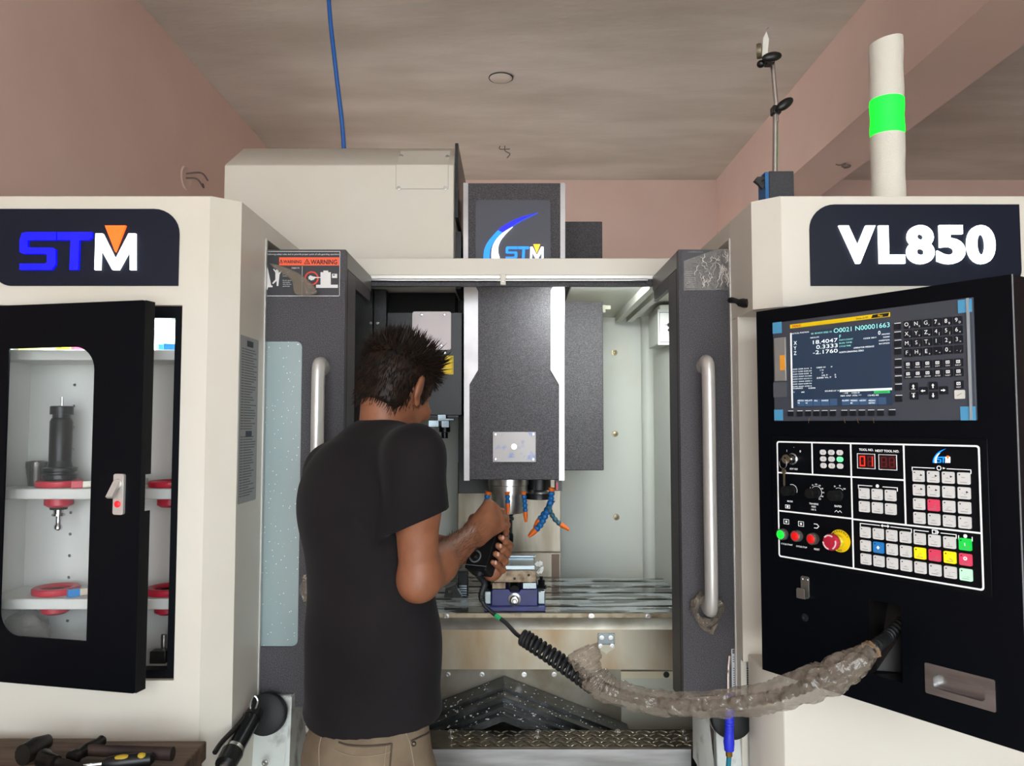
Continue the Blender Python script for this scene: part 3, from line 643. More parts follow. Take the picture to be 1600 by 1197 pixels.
# ------------------------------------------------------------------ sliding doors
ZD0, ZD1 = .745, W(500, 390, 2.1).z
def handle_pts(x, z0, z1, yd, so=.062):
    return spline([(x, yd, z1), (x, yd-so*.7, z1+.004), (x, yd-so, z1-.035), (x, yd-so, lerp(z1, z0, .5)), (x, yd-so, z0+.035), (x, yd-so*.7, z0-.004), (x, yd, z0)], 7)
def door(name, label, xa, xb, xi, sgn):
    # xa..xb visible span; xi = free edge; panel carries on into the block beside it
    t = thing(name, label, 'door', (.5*(xa+xb), 2.11, ZD0)); return t
FD = front(2.10)
for side in (-1, 1):
    if side < 0:
        t = thing('sliding_door', 'black left sliding door with warning stickers and aluminium handle', 'door', (-.62, 2.11, 0))
        xf = -.46; xo = -.84
        wp = PP(FD, [(412, 533), (465, 1011)]); wl, wr = -.80, wp[1][0]; wz1, wz0 = wp[0][1], wp[1][1]
    else:
        t = thing('sliding_door', 'black right sliding door with crinkled film and taped handle', 'door', (.56, 2.11, 0))
        xf = .46; xo = .84
        wp = PP(FD, [(1143, 522), (1155, 1012)]); wl, wr = wp[0][0], .80; wz1, wz0 = wp[0][1], wp[1][1]
    hole = rrect(wl, wz0, wr, wz1, .018)
    g = G(FD); g.prism([(min(xf, xo), ZD0), (max(xf, xo), ZD0), (max(xf, xo), ZD1), (min(xf, xo), ZD1)], -.025, 0, holes=[hole])
    pn = g.build('door_panel', BLACKTEX, t)
    G(FD).prism(rrect(wl+.0005, wz0+.0005, wr-.0005, wz1-.0005, .018), -.02, -.006).build('window_pane', FROST, t)
    # return side and arm toward the crossbar
    x0, x1 = (xf-.02, xf) if side < 0 else (xf, xf+.02)
    G().box(x0, x1, 2.1255, 2.135, ZD0, ZD1-.05).build('side_gap_strip', RUBBER, t)
    G().box(x0, x1, 2.136, 2.24, ZD0, ZD1-.05).build('side_return', BLACKTEX, t, bevel=.001)
    g = G(); x2, x3 = (xf-.012, xf) if side < 0 else (xf, xf+.012)
    g.box(x2, x3, 2.1255, 2.49, ZD1-.048, ZD1); g.build('guide_arm', mat('guide_grey', '6d6a68', .4, .3), t, bevel=.001)
    G().box(x2, x3, 2.2405, 2.47, ZD1-.085, ZD1-.049).build('guide_plate', BLACKTEX, t)
    # handle
    if side < 0:
        hx = P(front(2.04), 496, 700)[0]; hz1 = P(FD, 500, 575)[1]; hz0 = P(FD, 500, 940)[1]
    else:
        hx = P(front(2.04), 1108, 700)[0]; hz1 = P(FD, 1100, 572)[1]; hz0 = P(FD, 1100, 942)[1]
    pts = handle_pts(hx, hz0, hz1, 2.10)
    G().tube(pts, .017, 16, flat=1.3, up=(0, -1, 0)).build('handle', ALU, t, smooth=60)
    # plastic scraps left on the handle foot
    g = G(); cz = hz0-.004
    if side > 0:
        ringp = [(hx+.036*math.cos(a)*1.0, 2.085-.012*math.sin(a*3), cz-.008+.034*math.sin(a)) for a in [2*math.pi*k/26 for k in range(26)]]
        g.tube(ringp, .014, 8, closed=True, fn=lambda i, k: .8+.5*noise.noise((i*.6, k*.9, 3)))
        g.tube(spline([(hx-.02, 2.09, cz-.035), (hx-.002, 2.085, cz-.06), (hx+.012, 2.09, cz-.07), (hx+.026, 2.088, cz-.045)], 3), [.012]*10, 7, fn=lambda i, k: .6+.6*noise.noise((i*.9, k*.8, 7)))
    else:
        g.tube(spline([(hx-.03, 2.085, cz+.075), (hx-.028, 2.07, cz+.03), (hx-.022, 2.08, cz), (hx-.02, 2.085, cz-.04)], 4), [.026, .027, .027, .026, .026, .024, .022, .02, .018, .017, .015, .012, .01], 10, fn=lambda i, k: .75+.4*noise.noise((i*.5, k*.9, 11)))
    g.build('plastic_wrap', FILM, t, smooth=25)
    # label sheet
    if side < 0:
        q = lambda x, y: P(FD, x, y)
        a = q(406, 462.5); b = q(533, 392.5)
        g = G(FD); g.box(-.72, b[0]-.003, a[1], b[1]-.002, .0002, .0010, 0)
        g.box(-.72, q(530, 428)[0], q(0, 463)[1], q(0, 462)[1], .001, .0012, 1); g.box(q(530.5, 428)[0], q(531.2, 428)[0], a[1], q(0, 393)[1], .001, .0012, 1)
        g.box(-.72, q(531, 428)[0], q(0, 393.6)[1], q(0, 392.8)[1], .001, .0012, 1)
        g.text('the following safety rules and to provide proper point of safe guarding operation', *q(530, 398.5), .0042, .0012, 1, 'r', width=q(530, 428)[0]-q(412, 428)[0])
        g.box(q(436, 428)[0], q(530, 428)[0], q(0, 415)[1], q(0, 402.3)[1], .001, .0014, 2)
        g.box(-.72, q(415, 428)[0], q(0, 414)[1], q(0, 402)[1], .001, .0014, 2)
        g.text('WARNING', *q(443, 411.5), .0085, .0018, 3, 'l', width=q(471.5, 428)[0]-q(443, 428)[0], bold=.025)
        g.text('WARNING', *q(485.5, 413), .0125, .0018, 3, 'l', width=q(527, 428)[0]-q(485.5, 428)[0], bold=.025)
        for (x0_, x1_, yb_, yt_) in ((436.5, 442.5, 411.5, 405), (475, 485, 413, 404.5)):
            tri = [q(x0_, yb_), q(x1_, yb_), q(.5*(x0_+x1_), yt_)]; cxy = ((tri[0][0]+tri[1][0]+tri[2][0])/3, (tri[0][1]+tri[1][1]+tri[2][1])/3)
            g.prism(tri, .0014, .0017, holes=[[(lerp(p[0], cxy[0], .35), lerp(p[1], cxy[1], .35)) for p in tri]], mi=3)
            m_ = .5*(x0_+x1_); g.box(q(m_-.5, 428)[0], q(m_+.5, 428)[0], q(0, yb_-1.5)[1], q(0, yb_-4.5)[1], .0014, .0017, 3)
        g.text('OBJECTS', *q(468, 420), .004, .0012, 1, 'r')
        g.box(q(472, 428)[0], q(472.5, 428)[0], q(0, 462)[1], q(0, 416)[1], .001, .0012, 1)
        # falling person pictogram, machine outline, prohibition ring, machine with arrow
        g.prism(PP(FD, [(414, 418), (418, 416.5), (424, 446), (426, 446.5), (426, 449), (419, 449), (418, 453), (414, 453)]), .001, .0014, mi=1)
        g.prism(circle(*q(433.3, 423.5), .0046, 12), .001, .0014, mi=1)
        g.prism(PP(FD, [(430.5, 426), (427, 421), (428, 420), (432, 424.5), (436, 426), (440, 422.5), (441, 423.5), (437, 429), (436, 438), (435, 447), (432.5, 447), (432.5, 439), (427, 444), (425.5, 442.5), (430.5, 437)]), .001, .0014, mi=1)
        for k, yy in enumerate((429, 432, 439, 442, 445, 448)):
            g.text(('use caution', 'moving', 'Do not operate', 'this machine', 'when the door', 'guards open')[k], *q(442, yy), .0028, .0012, 1, 'l')
        cc = q(487, 435)
        g.prism(circle(*cc, .0195, 28), .001, .0014, holes=[circle(*cc, .0155, 28)], mi=4)
        g.prism(PP(FD, [(482, 433), (485, 430.5), (489, 432), (495, 433.2), (501, 433.2), (501, 434.4), (493, 434.6), (490, 437.5), (486, 438.5), (484, 436.5), (482.5, 437)]), .0014, .0018, mi=1)
        g.prism(PP(FD, [(501, 445), (501, 425.5), (505.5, 425.5), (505.5, 423), (513, 423), (513, 425.5), (517, 425.5), (517, 445), (528, 445), (528, 450), (494, 450), (494, 445)]), .001, .0014, mi=1)
        g.box(q(519, 428)[0], q(527, 428)[0], q(0, 434.5)[1], q(0, 428)[1], .001, .0014, 1); g.box(q(520.5, 428)[0], q(523, 428)[0], q(0, 431)[1], q(0, 429)[1], .0014, .0016, 3)
        g.build('warning_label', [mat('label_black', '26252a', .5), mat('label_white', 'dcd8d6', .6), ORANGE, PRINTBLACK, REDPRINT], t, label='orange and black warning sticker')
        # peeling brown film corner
        f = G(FD); A = [(412, 407, .002), (440, 416, .006), (462, 424, .010), (484, 438, .022), (508, 463, .034), (484, 464, .028), (459, 464, .022), (463, 440, .016), (444, 430, .006)]
        pp = [(*P(FD, a_[0], a_[1]), a_[2]) for a_ in A]; f.add(pp, [(0, 1, 8), (1, 2, 8), (2, 7, 8), (2, 3, 7), (3, 4, 5), (3, 5, 7), (5, 6, 7)])
        o = f.build('peeling_film', FILM, t, recalc=False); s_ = o.modifiers.new('s', 'SUBSURF'); s_.levels = s_.render_levels = 2
        so_ = o.modifiers.new('th', 'SOLIDIFY'); so_.thickness = .0006
    else:
        q = lambda x, y: P(FD, x, y)
        g = G(FD); g.box(q(1065.5, 428)[0], .70, q(0, 455)[1], q(0, 391)[1], .0002, .001, 0)
        g.text('To EXTEND the life of', *q(1075, 394.5), .003, .0012, 1, 'l')
        for k in range(9): g.box(q(1071, 428)[0], q(1071+9+random.random()*8, 428)[0], q(0, 425+3*k)[1], q(0, 424.2+3*k)[1], .001, .0012, 1)
        g.build('notice_label', [mat('label_dark', '302f33', .45), mat('label_grey', '9a9793', .6)], t, label='dark printed notice')
        n1, n2 = 34, 30; f = G(FD); vs_ = []
        for i in range(n1+1):
            for j in range(n2+1):
                s1, s2 = i/n1, j/n2
                px = lerp(1068, 1150, s1); py = lerp(lerp(408, 390, min(1, s1*1.6)), 454, s2)
                u, v = q(px, py); amp = .0015+.008*s1
                h = .003+amp*(.5+noise.noise((s1*9, s2*3.2+4*noise.noise((s1*3, s2*3, 1)), 2)))+amp*.6*abs(noise.noise((s1*22, s2*7, 5)))
                vs_.append((u, v, max(.0014, h)))
        fs = [(i*(n2+1)+j, (i+1)*(n2+1)+j, (i+1)*(n2+1)+j+1, i*(n2+1)+j+1) for i in range(n1) for j in range(n2)]
        f.add(vs_, fs); o = f.build('crinkled_film', film('crinkle_film', 'c4bdb6', .66, .08, strength=1., scale=150), t, smooth=25, recalc=False)
        g = G(FD); rg = random.Random(21)
        for i in range(46):
            s1 = .25+.75*rg.random()**.7; s2 = rg.uniform(.0, .75); pts_ = []; L_ = rg.uniform(.12, .4); dx_ = rg.uniform(-.10, .14)
            for k in range(7):
                a_ = s1+dx_*k/6+.018*math.sin(k*2.1+i); b_ = s2+L_*k/6
                if b_ > .98 or a_ > 1.0: break
                px = lerp(1068, 1150, a_); py = lerp(lerp(408, 390, min(1, a_*1.6)), 454, b_); pts_.append((*q(px, py), .008+.007*a_))
            if len(pts_) > 2: g.tube(pts_, [.0004]+[rg.uniform(.0006, .0013)]*(len(pts_)-2)+[.0003], 5)
        g.build('film_crease_glints', mat('crease_glint_film', 'c9c2bc', .25, spec=.8), t, kind='stuff')  # pale tubes draw the film's glints along its creases
        # caution label low on the door
        g = G(FD); a, b = q(1143.5, 1081), q(1156, 1014)
        g.box(a[0], a[0]+.05, a[1], b[1], .0002, .001, 0); g.box(a[0]+.003, a[0]+.05, b[1]-.012, b[1]-.002, .001, .0013, 1); g.text('CAUTION', a[0]+.004, b[1]-.0095, .005, .0016, 0, 'l')
        for k in range(14):
            if k in (3, 4): continue
            g.box(a[0]+.004, a[0]+.05, b[1]-.02-.006*k, b[1]-.0225-.006*k, .001, .0013, 2)
        g.build('caution_label', [mat('label_pale', 'c9ccd0', .6), PRINTBLACK, mat('label_text', '56606a', .6)], t, label='white caution sticker')

# ------------------------------------------------------------------ tool changer
ta = thing('tool_changer', 'cream tool changer housing standing behind the crossbar at left', 'tool changer', (-.55, 2.9, 1.3))
YT = 2.66
A = W(351, 258, YT); B = W(709, 258, YT); Cq = W(372, 232, YT+.13); D = W(712, 232, YT+.13)
zbot = zc0+.0
g = G(); xa, xb = A.x, B.x; z1, z2 = A.z, Cq.z
g.hexa([(xa, YT, 1.99), (xb, YT, 1.99), (xb, 3.3, 1.99), (xa, 3.3, 1.99)], [(xa, YT, z1), (xb, YT, z1), (xb, 3.3, z1), (xa, 3.3, z1)])
g.hexa([(xa, YT, z1), (xb, YT, z1), (xb, 3.3, z1), (xa, 3.3, z1)], [(xa+.02, YT+.13, z2), (xb, YT+.13, z2), (xb, 3.3, z2), (xa+.02, 3.3, z2)])
g.build('housing', WHITE, ta, bevel=.002)
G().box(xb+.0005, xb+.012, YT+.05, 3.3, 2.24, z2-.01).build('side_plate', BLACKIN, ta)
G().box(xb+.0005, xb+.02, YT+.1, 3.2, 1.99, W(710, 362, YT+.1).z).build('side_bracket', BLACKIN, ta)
MT = front(YT)
a, b = P(MT, 619, 295), P(MT, 700, 258)
G(MT).box(a[0], b[0], a[1], b[1], 0.0002, .0012).build('access_cover', WHITE, ta)
slp = frame((0, YT, z1), (1, 0, 0), (0, .13, z2-z1))
G(slp).box(a[0], b[0], 0, .14, .0002, .0012).build('access_cover', WHITE, ta)
g = G(MT); e_ = .0012
g.box(a[0]-e_, a[0], a[1], b[1], .0001, .0008); g.box(b[0], b[0]+e_, a[1], b[1], .0001, .0008); g.box(a[0]-e_, b[0]+e_, a[1]-e_, a[1], .0001, .0008); g.build('cover_gap', mat('gap_grey', '8f8a80', .7), ta)
for px, py in ((623, 294), (696, 294)): bolt(ta, MT, *P(MT, px, py), BOLT, .9, .001)
for px, py in ((627, 244), (699, 245)): bolt(ta, slp, *P(slp, px, py), BOLT, .9, .001)
# black lower housing inside the work area
YL = 2.76; ML = front(YL)
zb_ = P(ML, 700, 649)[1]; xr_ = P(ML, 722, 600)[0]; xm = P(ML, 584, 600)[0]
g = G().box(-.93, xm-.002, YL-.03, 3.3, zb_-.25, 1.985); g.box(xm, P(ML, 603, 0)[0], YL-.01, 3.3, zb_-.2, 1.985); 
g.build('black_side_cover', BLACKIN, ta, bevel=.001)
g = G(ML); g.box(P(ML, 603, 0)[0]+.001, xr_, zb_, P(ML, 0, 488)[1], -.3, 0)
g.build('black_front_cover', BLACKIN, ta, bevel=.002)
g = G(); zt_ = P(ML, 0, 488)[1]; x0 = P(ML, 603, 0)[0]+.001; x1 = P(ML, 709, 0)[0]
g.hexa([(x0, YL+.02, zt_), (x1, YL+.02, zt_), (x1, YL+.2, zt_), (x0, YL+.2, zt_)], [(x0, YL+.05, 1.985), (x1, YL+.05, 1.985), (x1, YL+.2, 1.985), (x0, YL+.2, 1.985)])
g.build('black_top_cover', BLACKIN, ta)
a, b = P(ML, 644, 547), P(ML, 705, 487)
g = G(ML); g.prism(rrect(a[0], a[1], b[0], b[1], .008), .001, .004); g.build('cover_plate', PLATEPINK, ta, bevel=.001)
for px, py in ((659, 492), (695, 492), (690, 540)): bolt(ta, ML, *P(ML, px, py), SCREW, .9, .004)
for px, py in ((579, 505),): bolt(ta, front(YL-.03), *P(front(YL-.03), px, py), SCREW, 1.)
bolt(ta, front(YL-.01), *P(front(YL-.01), 590, 505), SCREW, 1.); bolt(ta, ML, *P(ML, 695, 551), SCREW, .9)
a, b = P(ML, 668, 585), P(ML, 708.5, 556)
g = G(ML); g.box(a[0], b[0], a[1], b[1], .0005, .0015, 0)
g.prism([(a[0]+.004, a[1]+.003), (b[0]-.004, a[1]+.003), (b[0]-.004, b[1]-.003), (a[0]+.004, b[1]-.003)], .0015, .0018, holes=[[(a[0]+.005, a[1]+.004), (b[0]-.005, a[1]+.004), (b[0]-.005, b[1]-.004), (a[0]+.005, b[1]-.004)]], mi=1)
for k in range(4): g.text(('do not rotate while tool', 'changer is in motion', 'keep hands away', 'when door is open')[k], (a[0]+b[0])/2, b[1]-.021-.0095*k, .0042, .0018, 1, 'c')
g.build('caution_label', [YELLOW, PRINTBLACK], ta, label='yellow printed caution sticker')
# tool gripper below
g = G(ML); c = P(ML, 694, 662)
for (px0, px1, py0, py1, d0, d1) in ((672, 716, 646, 652, -.06, -.01),):
    a = P(ML, px0, py1); b = P(ML, px1, py0); g.box(a[0], b[0], a[1], b[1], d0, d1)
g.build('gripper_mount', BLACKIN, ta)
g = G(ML)
for (px0, px1, py0, py1, d0, d1, mi) in ((684, 697, 647, 658, -.03, .0, 0), (670, 686, 657, 667, -.04, .01, 0), (688, 710, 654, 657, -.02, .02, 0), (690, 702, 657, 668, -.03, .01, 0)):
    a = P(ML, px0, py1); b = P(ML, px1, py0); g.box(a[0], b[0], a[1], b[1], d0, d1, mi)
g.build('gripper_jaw', GREYSTEEL, ta, bevel=.001)
g = G(Matrix.Translation((c[0], YL+.02, 0))); z_ = lambda py: P(ML, 694, py)[1]
g.lathe(0, 0, [(.020, z_(672)), (.020, z_(666)), (.014, z_(665)), (.014, z_(650)), (.018, z_(648))], 16)
g.lathe(0, 0, [(.0001, z_(685)), (.012, z_(685)), (.012, z_(676)), (.02, z_(675)), (.02, z_(670)), (.015, z_(668))], 16); g.build('tool_pocket', TOOLBLACK, ta)

# ------------------------------------------------------------------ column covers behind the head
co = thing('column_cover', 'black column housing with steel way cover behind spindle head', 'machine column', (.05, 3.2, .6))
MC = front(3.02)
a = P(MC, 882, 735); b = P(MC, 941, 346)
G(MC).box(P(MC, 800, 0)[0], b[0], a[1], b[1], -.18, 0).build('side_cover', BLACKTEX, co, bevel=.003)
a = P(MC, 716, 771); b = P(MC, 800, 430)
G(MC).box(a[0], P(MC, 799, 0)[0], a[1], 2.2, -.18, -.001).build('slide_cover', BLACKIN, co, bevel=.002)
MW = front(3.22)
a = P(MW, 715, 863); b = P(MW, 876, 760)
G(MW).box(a[0], b[0], a[1], b[1]+.1, -.02, 0).build('way_cover', WAYCOVER, co, bevel=.002)
a = P(front(3.19), 715, 910); b = P(front(3.19), 876, 864)
G(front(3.19)).box(a[0], b[0], .78, b[1], -.02, 0).build('way_cover', WAYCOVER, co, bevel=.002)
a = P(front(3.19), 862, 905); b = P(front(3.19), 874, 866)
G(front(3.19)).box(a[0], b[0], a[1], b[1], .0, .004).build('wiper_bracket', mat('brown_bracket', '6d5a4d', .5, .4), co)

# ------------------------------------------------------------------ spindle head
YH = 2.72; MH = front(YH)
hd_ = thing('spindle_head', 'black spindle head with bright side strips and lit badge', 'spindle head', (0, 2.85, 1.2))
a = P(MH, 725.5, 750); b = P(MH, 881, 286)
zu = P(MH, 0, 404)[1]
G(MH).box(a[0]+.0015, b[0]-.0015, a[1], b[1], -.28, 0).build('head_cover', BLACKTEX, hd_, bevel=.003)
for sgn in (-1, 1):
    f = (lambda x: x) if sgn < 0 else (lambda x: 1607-x)
    pl = PP(MH, [(f(725), 751), (f(733.5), 751), (f(733.5), 601), (f(747), 578), (f(747), 455), (f(741), 444), (f(741), 430), (f(725), 430)])
    G(MH).prism(pl, -.02, .0025).build('side_strip', STRIP, hd_)
    pl = PP(MH, [(f(724), 428), (f(731.5), 428), (f(731.5), 286), (f(724), 286)])
    G(MH).prism(pl, -.03, .0028).build('side_strip', STRIP, hd_)
    for py in (300, 520, 650): bolt(hd_, frame((a[0] if sgn < 0 else b[0], YH+.05, 0), (0, 1, 0), (0, 0, 1)) if sgn > 0 else frame((a[0], YH+.05, 0), (0, -1, 0), (0, 0, 1)), 0, P(MH, 0, py)[1], SCREW, .8, name='screw')
for px in (729, 801, 876): 
    u, v = P(MH, px, 286); inst('screw', SCREW, Matrix.Translation((u, YH+.03, b[1])), hd_)
a2, b2 = P(MH, 743, 440), P(MH, 860, 313)
bd = G(MH).prism(rrect(a2[0], a2[1], b2[0], b2[1], (0, 0, .012, .012)), .0005, .004).build('badge_panel', BADGE, hd_)
def arcs(pts0, pts1, n=10):
    s0 = spline([(p[0], p[1], 0) for p in pts0], n); s1 = spline([(p[0], p[1], 0) for p in pts1], n)
    return [(p.x, p.y) for p in s0]+[(p.x, p.y) for p in reversed(s1)]
def crescent(sx, sy, x, y):
    # coordinates of the swoosh in the badge crop -> photo
    T = lambda L: [(x+sx*(p[0]-235), y+sy*(p[1]-420)) for p in L]
    blue = arcs(T([(800, 424), (600, 480), (430, 570), (310, 690), (250, 790), (235, 900)]), T([(800, 424), (640, 500), (480, 600), (360, 700), (310, 800), (300, 900)]))
    white = arcs(T([(542, 568), (440, 630), (360, 715), (325, 800), (320, 900)]), T([(542, 568), (470, 640), (410, 720), (388, 810), (408, 900)]))
    return blue, white
bl, wh = crescent(240/1600, 240/1600, 720+235*.15, 270+420*.15)
blA = [p for p in bl]
G(MH).prism(PP(MH, bl), .004, .009).build('swoosh', LETSKY, bd)
n_ = len(bl)//2; tip = bl[:24]+bl[-24:]
G(MH).prism(PP(MH, tip), .0041, .0094).build('swoosh', LETBLUE, bd)
G(MH).prism(PP(MH, wh), .004, .009).build('swoosh', LETWHITE, bd)
letters(bd, MH, stm(790, 382.5, 849, 405, None, LETSKY, LETWHITE, LETYELLOW), .004, .009)
# name plate on the head
a, b = P(MH, 770, 722), P(MH, 837, 675)
npl = G(MH).box(a[0], b[0], a[1], b[1], .0005, .003).build('service_plate', mat('service_plate_steel', 'a8a2a1', .5, .35, col2='7a88b4', scale=40, contrast=(.56, .72)), hd_, bevel=.0008)
for px, py in ((774, 679), (833, 679), (774, 718), (833, 718)): bolt(hd_, MH, *P(MH, px, py), SCREW, .8, .003)
bolt(hd_, MH, *P(MH, 803, 698), BOLT, 1.2, .003)
# spindle nose
YSP = 2.86; spx = W(794, 800, YSP).x; zz = lambda py: W(794, py, YSP).z
M = Matrix.Translation((spx, YSP, 0))
G(M).lathe(0, 0, [(.076, zz(745)), (.076, zz(757)), (.073, zz(758)), (.073, zz(771)), (.060, zz(771.5))], 40).build('spindle_flange', STEEL, hd_)
G(M).lathe(0, 0, [(.061, zz(770)), (.061, zz(794)), (.057, zz(801)), (.03, zz(801.5)), (.0001, zz(801.5))], 40).build('spindle_nose', STEEL, hd_)
G(Matrix.Translation((W(842, 760, 2.9).x, 2.90, 0))).lathe(0, 0, [(.045, zz(742)), (.045, zz(772)), (.05, zz(776)), (.05, zz(781)), (.03, zz(782)), (.0001, zz(782))], 28).build('drive_housing', PLASTIC, hd_)
G(Matrix.Translation((W(842, 760, 2.9).x, 2.90, 0))).lathe(0, 0, [(.047, zz(766)), (.052, zz(769)), (.047, zz(772))], 28).build('housing_ring', STEEL, hd_)
bx = P(MH, 874, 770); G(MH).box(P(MH, 868, 0)[0], P(MH, 878, 0)[0], P(MH, 0, 768)[1], P(MH, 0, 748)[1], -.08, -.02).build('valve_block', BLACKIN, hd_)
G(MH).box(P(MH, 869, 0)[0], P(MH, 872, 0)[0], P(MH, 0, 766)[1], P(MH, 0, 754)[1], -.02, -.012).build('valve_lever', RED, hd_)
# segmented coolant nozzles
def nozzle(pts, Y, r, lab, tip, base=True, mt=LOCBLUE, seglen=.016):
    pts3 = [W(p[0], p[1], Y) for p in pts]; sp = spline(pts3, 12)
    L = [0]
    for i in range(1, len(sp)): L.append(L[-1]+(sp[i]-sp[i-1]).length)
    n = max(2, int(L[-1]/seglen)); mesh_ = G(); t = hd_
    nz = G().tube([sp[0], sp[1]], r*.9, 10)
    root = G().tube([sp[0]+(sp[0]-sp[1]).normalized()*r*1.2, sp[0]], [r*1.2, r*.9], 12).build('nozzle_base', LOCORANGE if base else mt, t)
    def at(s):
        for i in range(1, len(sp)):
            if L[i] >= s: return sp[i-1].lerp(sp[i], (s-L[i-1])/max(1e-9, L[i]-L[i-1]))
        return sp[-1]
    for k in range(n):
        a_ = at(L[-1]*k/n); b_ = at(L[-1]*(k+1.05)/n); d = b_-a_
        G().tube([a_, a_+d*.15, a_+d*.5, a_+d*.8, b_], [r*.72, r*.98, r*1.05, r*.8, r*.6], 10).build('nozzle_segment', mt, root)
    d = (sp[-1]-sp[-2]).normalized()
    if tip: G().tube([sp[-1]-d*.004, sp[-1]+d*.008, sp[-1]+d*tip], [r*.95, r*.95, r*.5], 10).build('nozzle_tip', LOCORANGE, root)
YN = YSP-.075
nozzle([(762, 773), (760, 780), (761, 785)], YN, .010, '', 0)
nozzle([(793, 773), (793.5, 781), (793.5, 788)], YN, .0085, '', .034)
nozzle([(818.5, 773), (820, 786), (821, 801)], YN, .009, '', .034)
nozzle([(862, 768), (861, 780), (858, 793), (852, 806), (845, 820), (836, 829)], YN, .0115, '', .032)
nozzle([(860, 786), (854, 798), (846, 808), (842, 814)], YN+.015, .011, '', .03, base=False)
nozzle([(858, 795), (863, 806), (870, 815), (877, 820)], YN-.004, .009, '', .034, base=False, mt=LOCTEAL)
# tool in the spindle
th = thing('end_mill_holder', 'black tool holder with steel end mill in the spindle', 'tool holder', (spx, YSP, zz(860)))
G(M).lathe(0, 0, [(.027, zz(801.6)), (.027, zz(803)), (.019, zz(805)), (.019, zz(808)), (.022, zz(809)), (.022, zz(812)), (.017, zz(814)), (.0165, zz(833))], 24).build('holder_body', mat('holder_steel', '54565a', .25, .9), th)
G(M).lathe(0, 0, [(.016, zz(832)), (.0195, zz(836)), (.0195, zz(846)), (.016, zz(848)), (.0001, zz(848))], 18).build('collet_nut', TOOLBLACK, th)
G(M).lathe(0, 0, [(.0075, zz(847)), (.0075, zz(871)), (.0001, zz(871))], 12).build('end_mill', STEEL, th)
# ------------------------------------------------------------------ machine table, apron, way covers
YTF, YTR = 2.60, 3.17
ZTB = W(800, 957, YTF).z
tb = thing('machine_table', 'wet grey steel machine table with parallel slots', 'machine table', (0, 2.9, .7))
prof = [(YTF, ZTB-.09), (YTR, ZTB-.09), (YTR, ZTB)]
ys = [YTR-.06-.105*k for k in range(5)]
for y in ys: prof += [(y+.009, ZTB), (y+.009, ZTB-.018), (y+.018, ZTB-.018), (y+.018, ZTB-.034), (y-.018, ZTB-.034), (y-.018, ZTB-.018), (y-.009, ZTB-.018), (y-.009, ZTB)]
prof += [(YTF, ZTB)]
g = G(frame((0, 0, 0), (0, 1, 0), (0, 0, 1))); g.prism(prof, -.70, .615); tbm = g.build('table_slab', TABLE, tb, bevel=.001)
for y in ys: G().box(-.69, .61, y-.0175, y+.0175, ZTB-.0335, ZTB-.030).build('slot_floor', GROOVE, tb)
G().box(-.70, .615, YTF-.006, YTF-.0005, ZTB-.045, ZTB-.002).build('table_front_strip', mat('strip_dirty', 'a79a82', .5, .4, col2='6f5c42', scale=22, contrast=(.5, .7)), tb)
for px in (697, 924, 1013): 
    u, v = P(front(YTF-.006), px, 957.5); bolt(tb, front(YTF-.006), u, v-.012, BOLT, 1.2)
ap = thing('saddle_apron', 'stained stainless apron cover below the machine table', 'apron', (0, 2.56, .5))
YA = 2.55; z1_ = W(800, 966, YTF-.012).z; z2_ = W(800, 984, YA).z; z3_ = W(800, 1046, YA).z
g = G(); g.hexa([(-.66, YA, z2_), (.61, YA, z2_), (.61, YA+.003, z2_-.004), (-.66, YA+.003, z2_-.004)], [(-.66, YTF-.012, z1_), (.61, YTF-.012, z1_), (.61, YTF-.009, z1_), (-.66, YTF-.009, z1_)])
g.build('apron_bevel', mat('bevel_stainless', '8f8c86', .4, .7, col2='6d655a', scale=8), ap)
g = G().box(-.66, .585, YA, YA+.004, z3_, z2_-.0005); g.build('apron_panel', STAINED, ap)
z4_ = .52
g = G().box(-.66, W(962, 0, 2.57).x, 2.565, 2.57, z4_, z3_); g.build('lower_panel', mat('lower_stained', '7c776b', .4, .6, col2='59503f', scale=7, contrast=(.4, .7)), ap)
MA = front(2.565)
for px in (700, 753, 819, 866): bolt(ap, MA, *P(MA, px, 1054), BOLT, 1.)
MA2 = front(2.575)
a, b = P(MA2, 962, 1060), P(MA2, 1047, 1049); 
G(MA2).box(a[0], .62, a[1], b[1], -.01, 0.001).build('cream_bar', mat('cream_bar', 'b7ad92', .5), ap)
G(MA2).box(a[0], .62, .48, a[1]-.001, -.012, -.004).build('white_backing', mat('old_white', 'a5a698', .5), ap)
for px in (965, 1041): G(MA2).lathe(*P(MA2, px, 1054), [(.010, .001), (.010, .003), (.006, .003), (.006, .0015), (.0001, .0015)], 14).build('hole_plug', PRINTBLACK, ap)
MA3 = front(YA)
a, b = P(MA3, 934, 1006), P(MA3, 960, 989)
g = G(MA3); g.box(a[0], b[0], a[1], b[1], 0, .005); wb = g.build('wiper_bracket', GREYSTEEL, ap, bevel=.001)
G(MA3).prism(PP(MA3, [(934, 1006.5), (960, 1006.5), (960, 1012), (947, 1021), (934, 1012)]), 0, .006).build('wiper_pointer', mat('cream_pointer', 'c4bda8', .5), ap)
for px, py in ((940, 996), (954, 996), (938, 1009), (956, 1009)): bolt(ap, MA3, *P(MA3, px, py), BOLT, .9, .005)
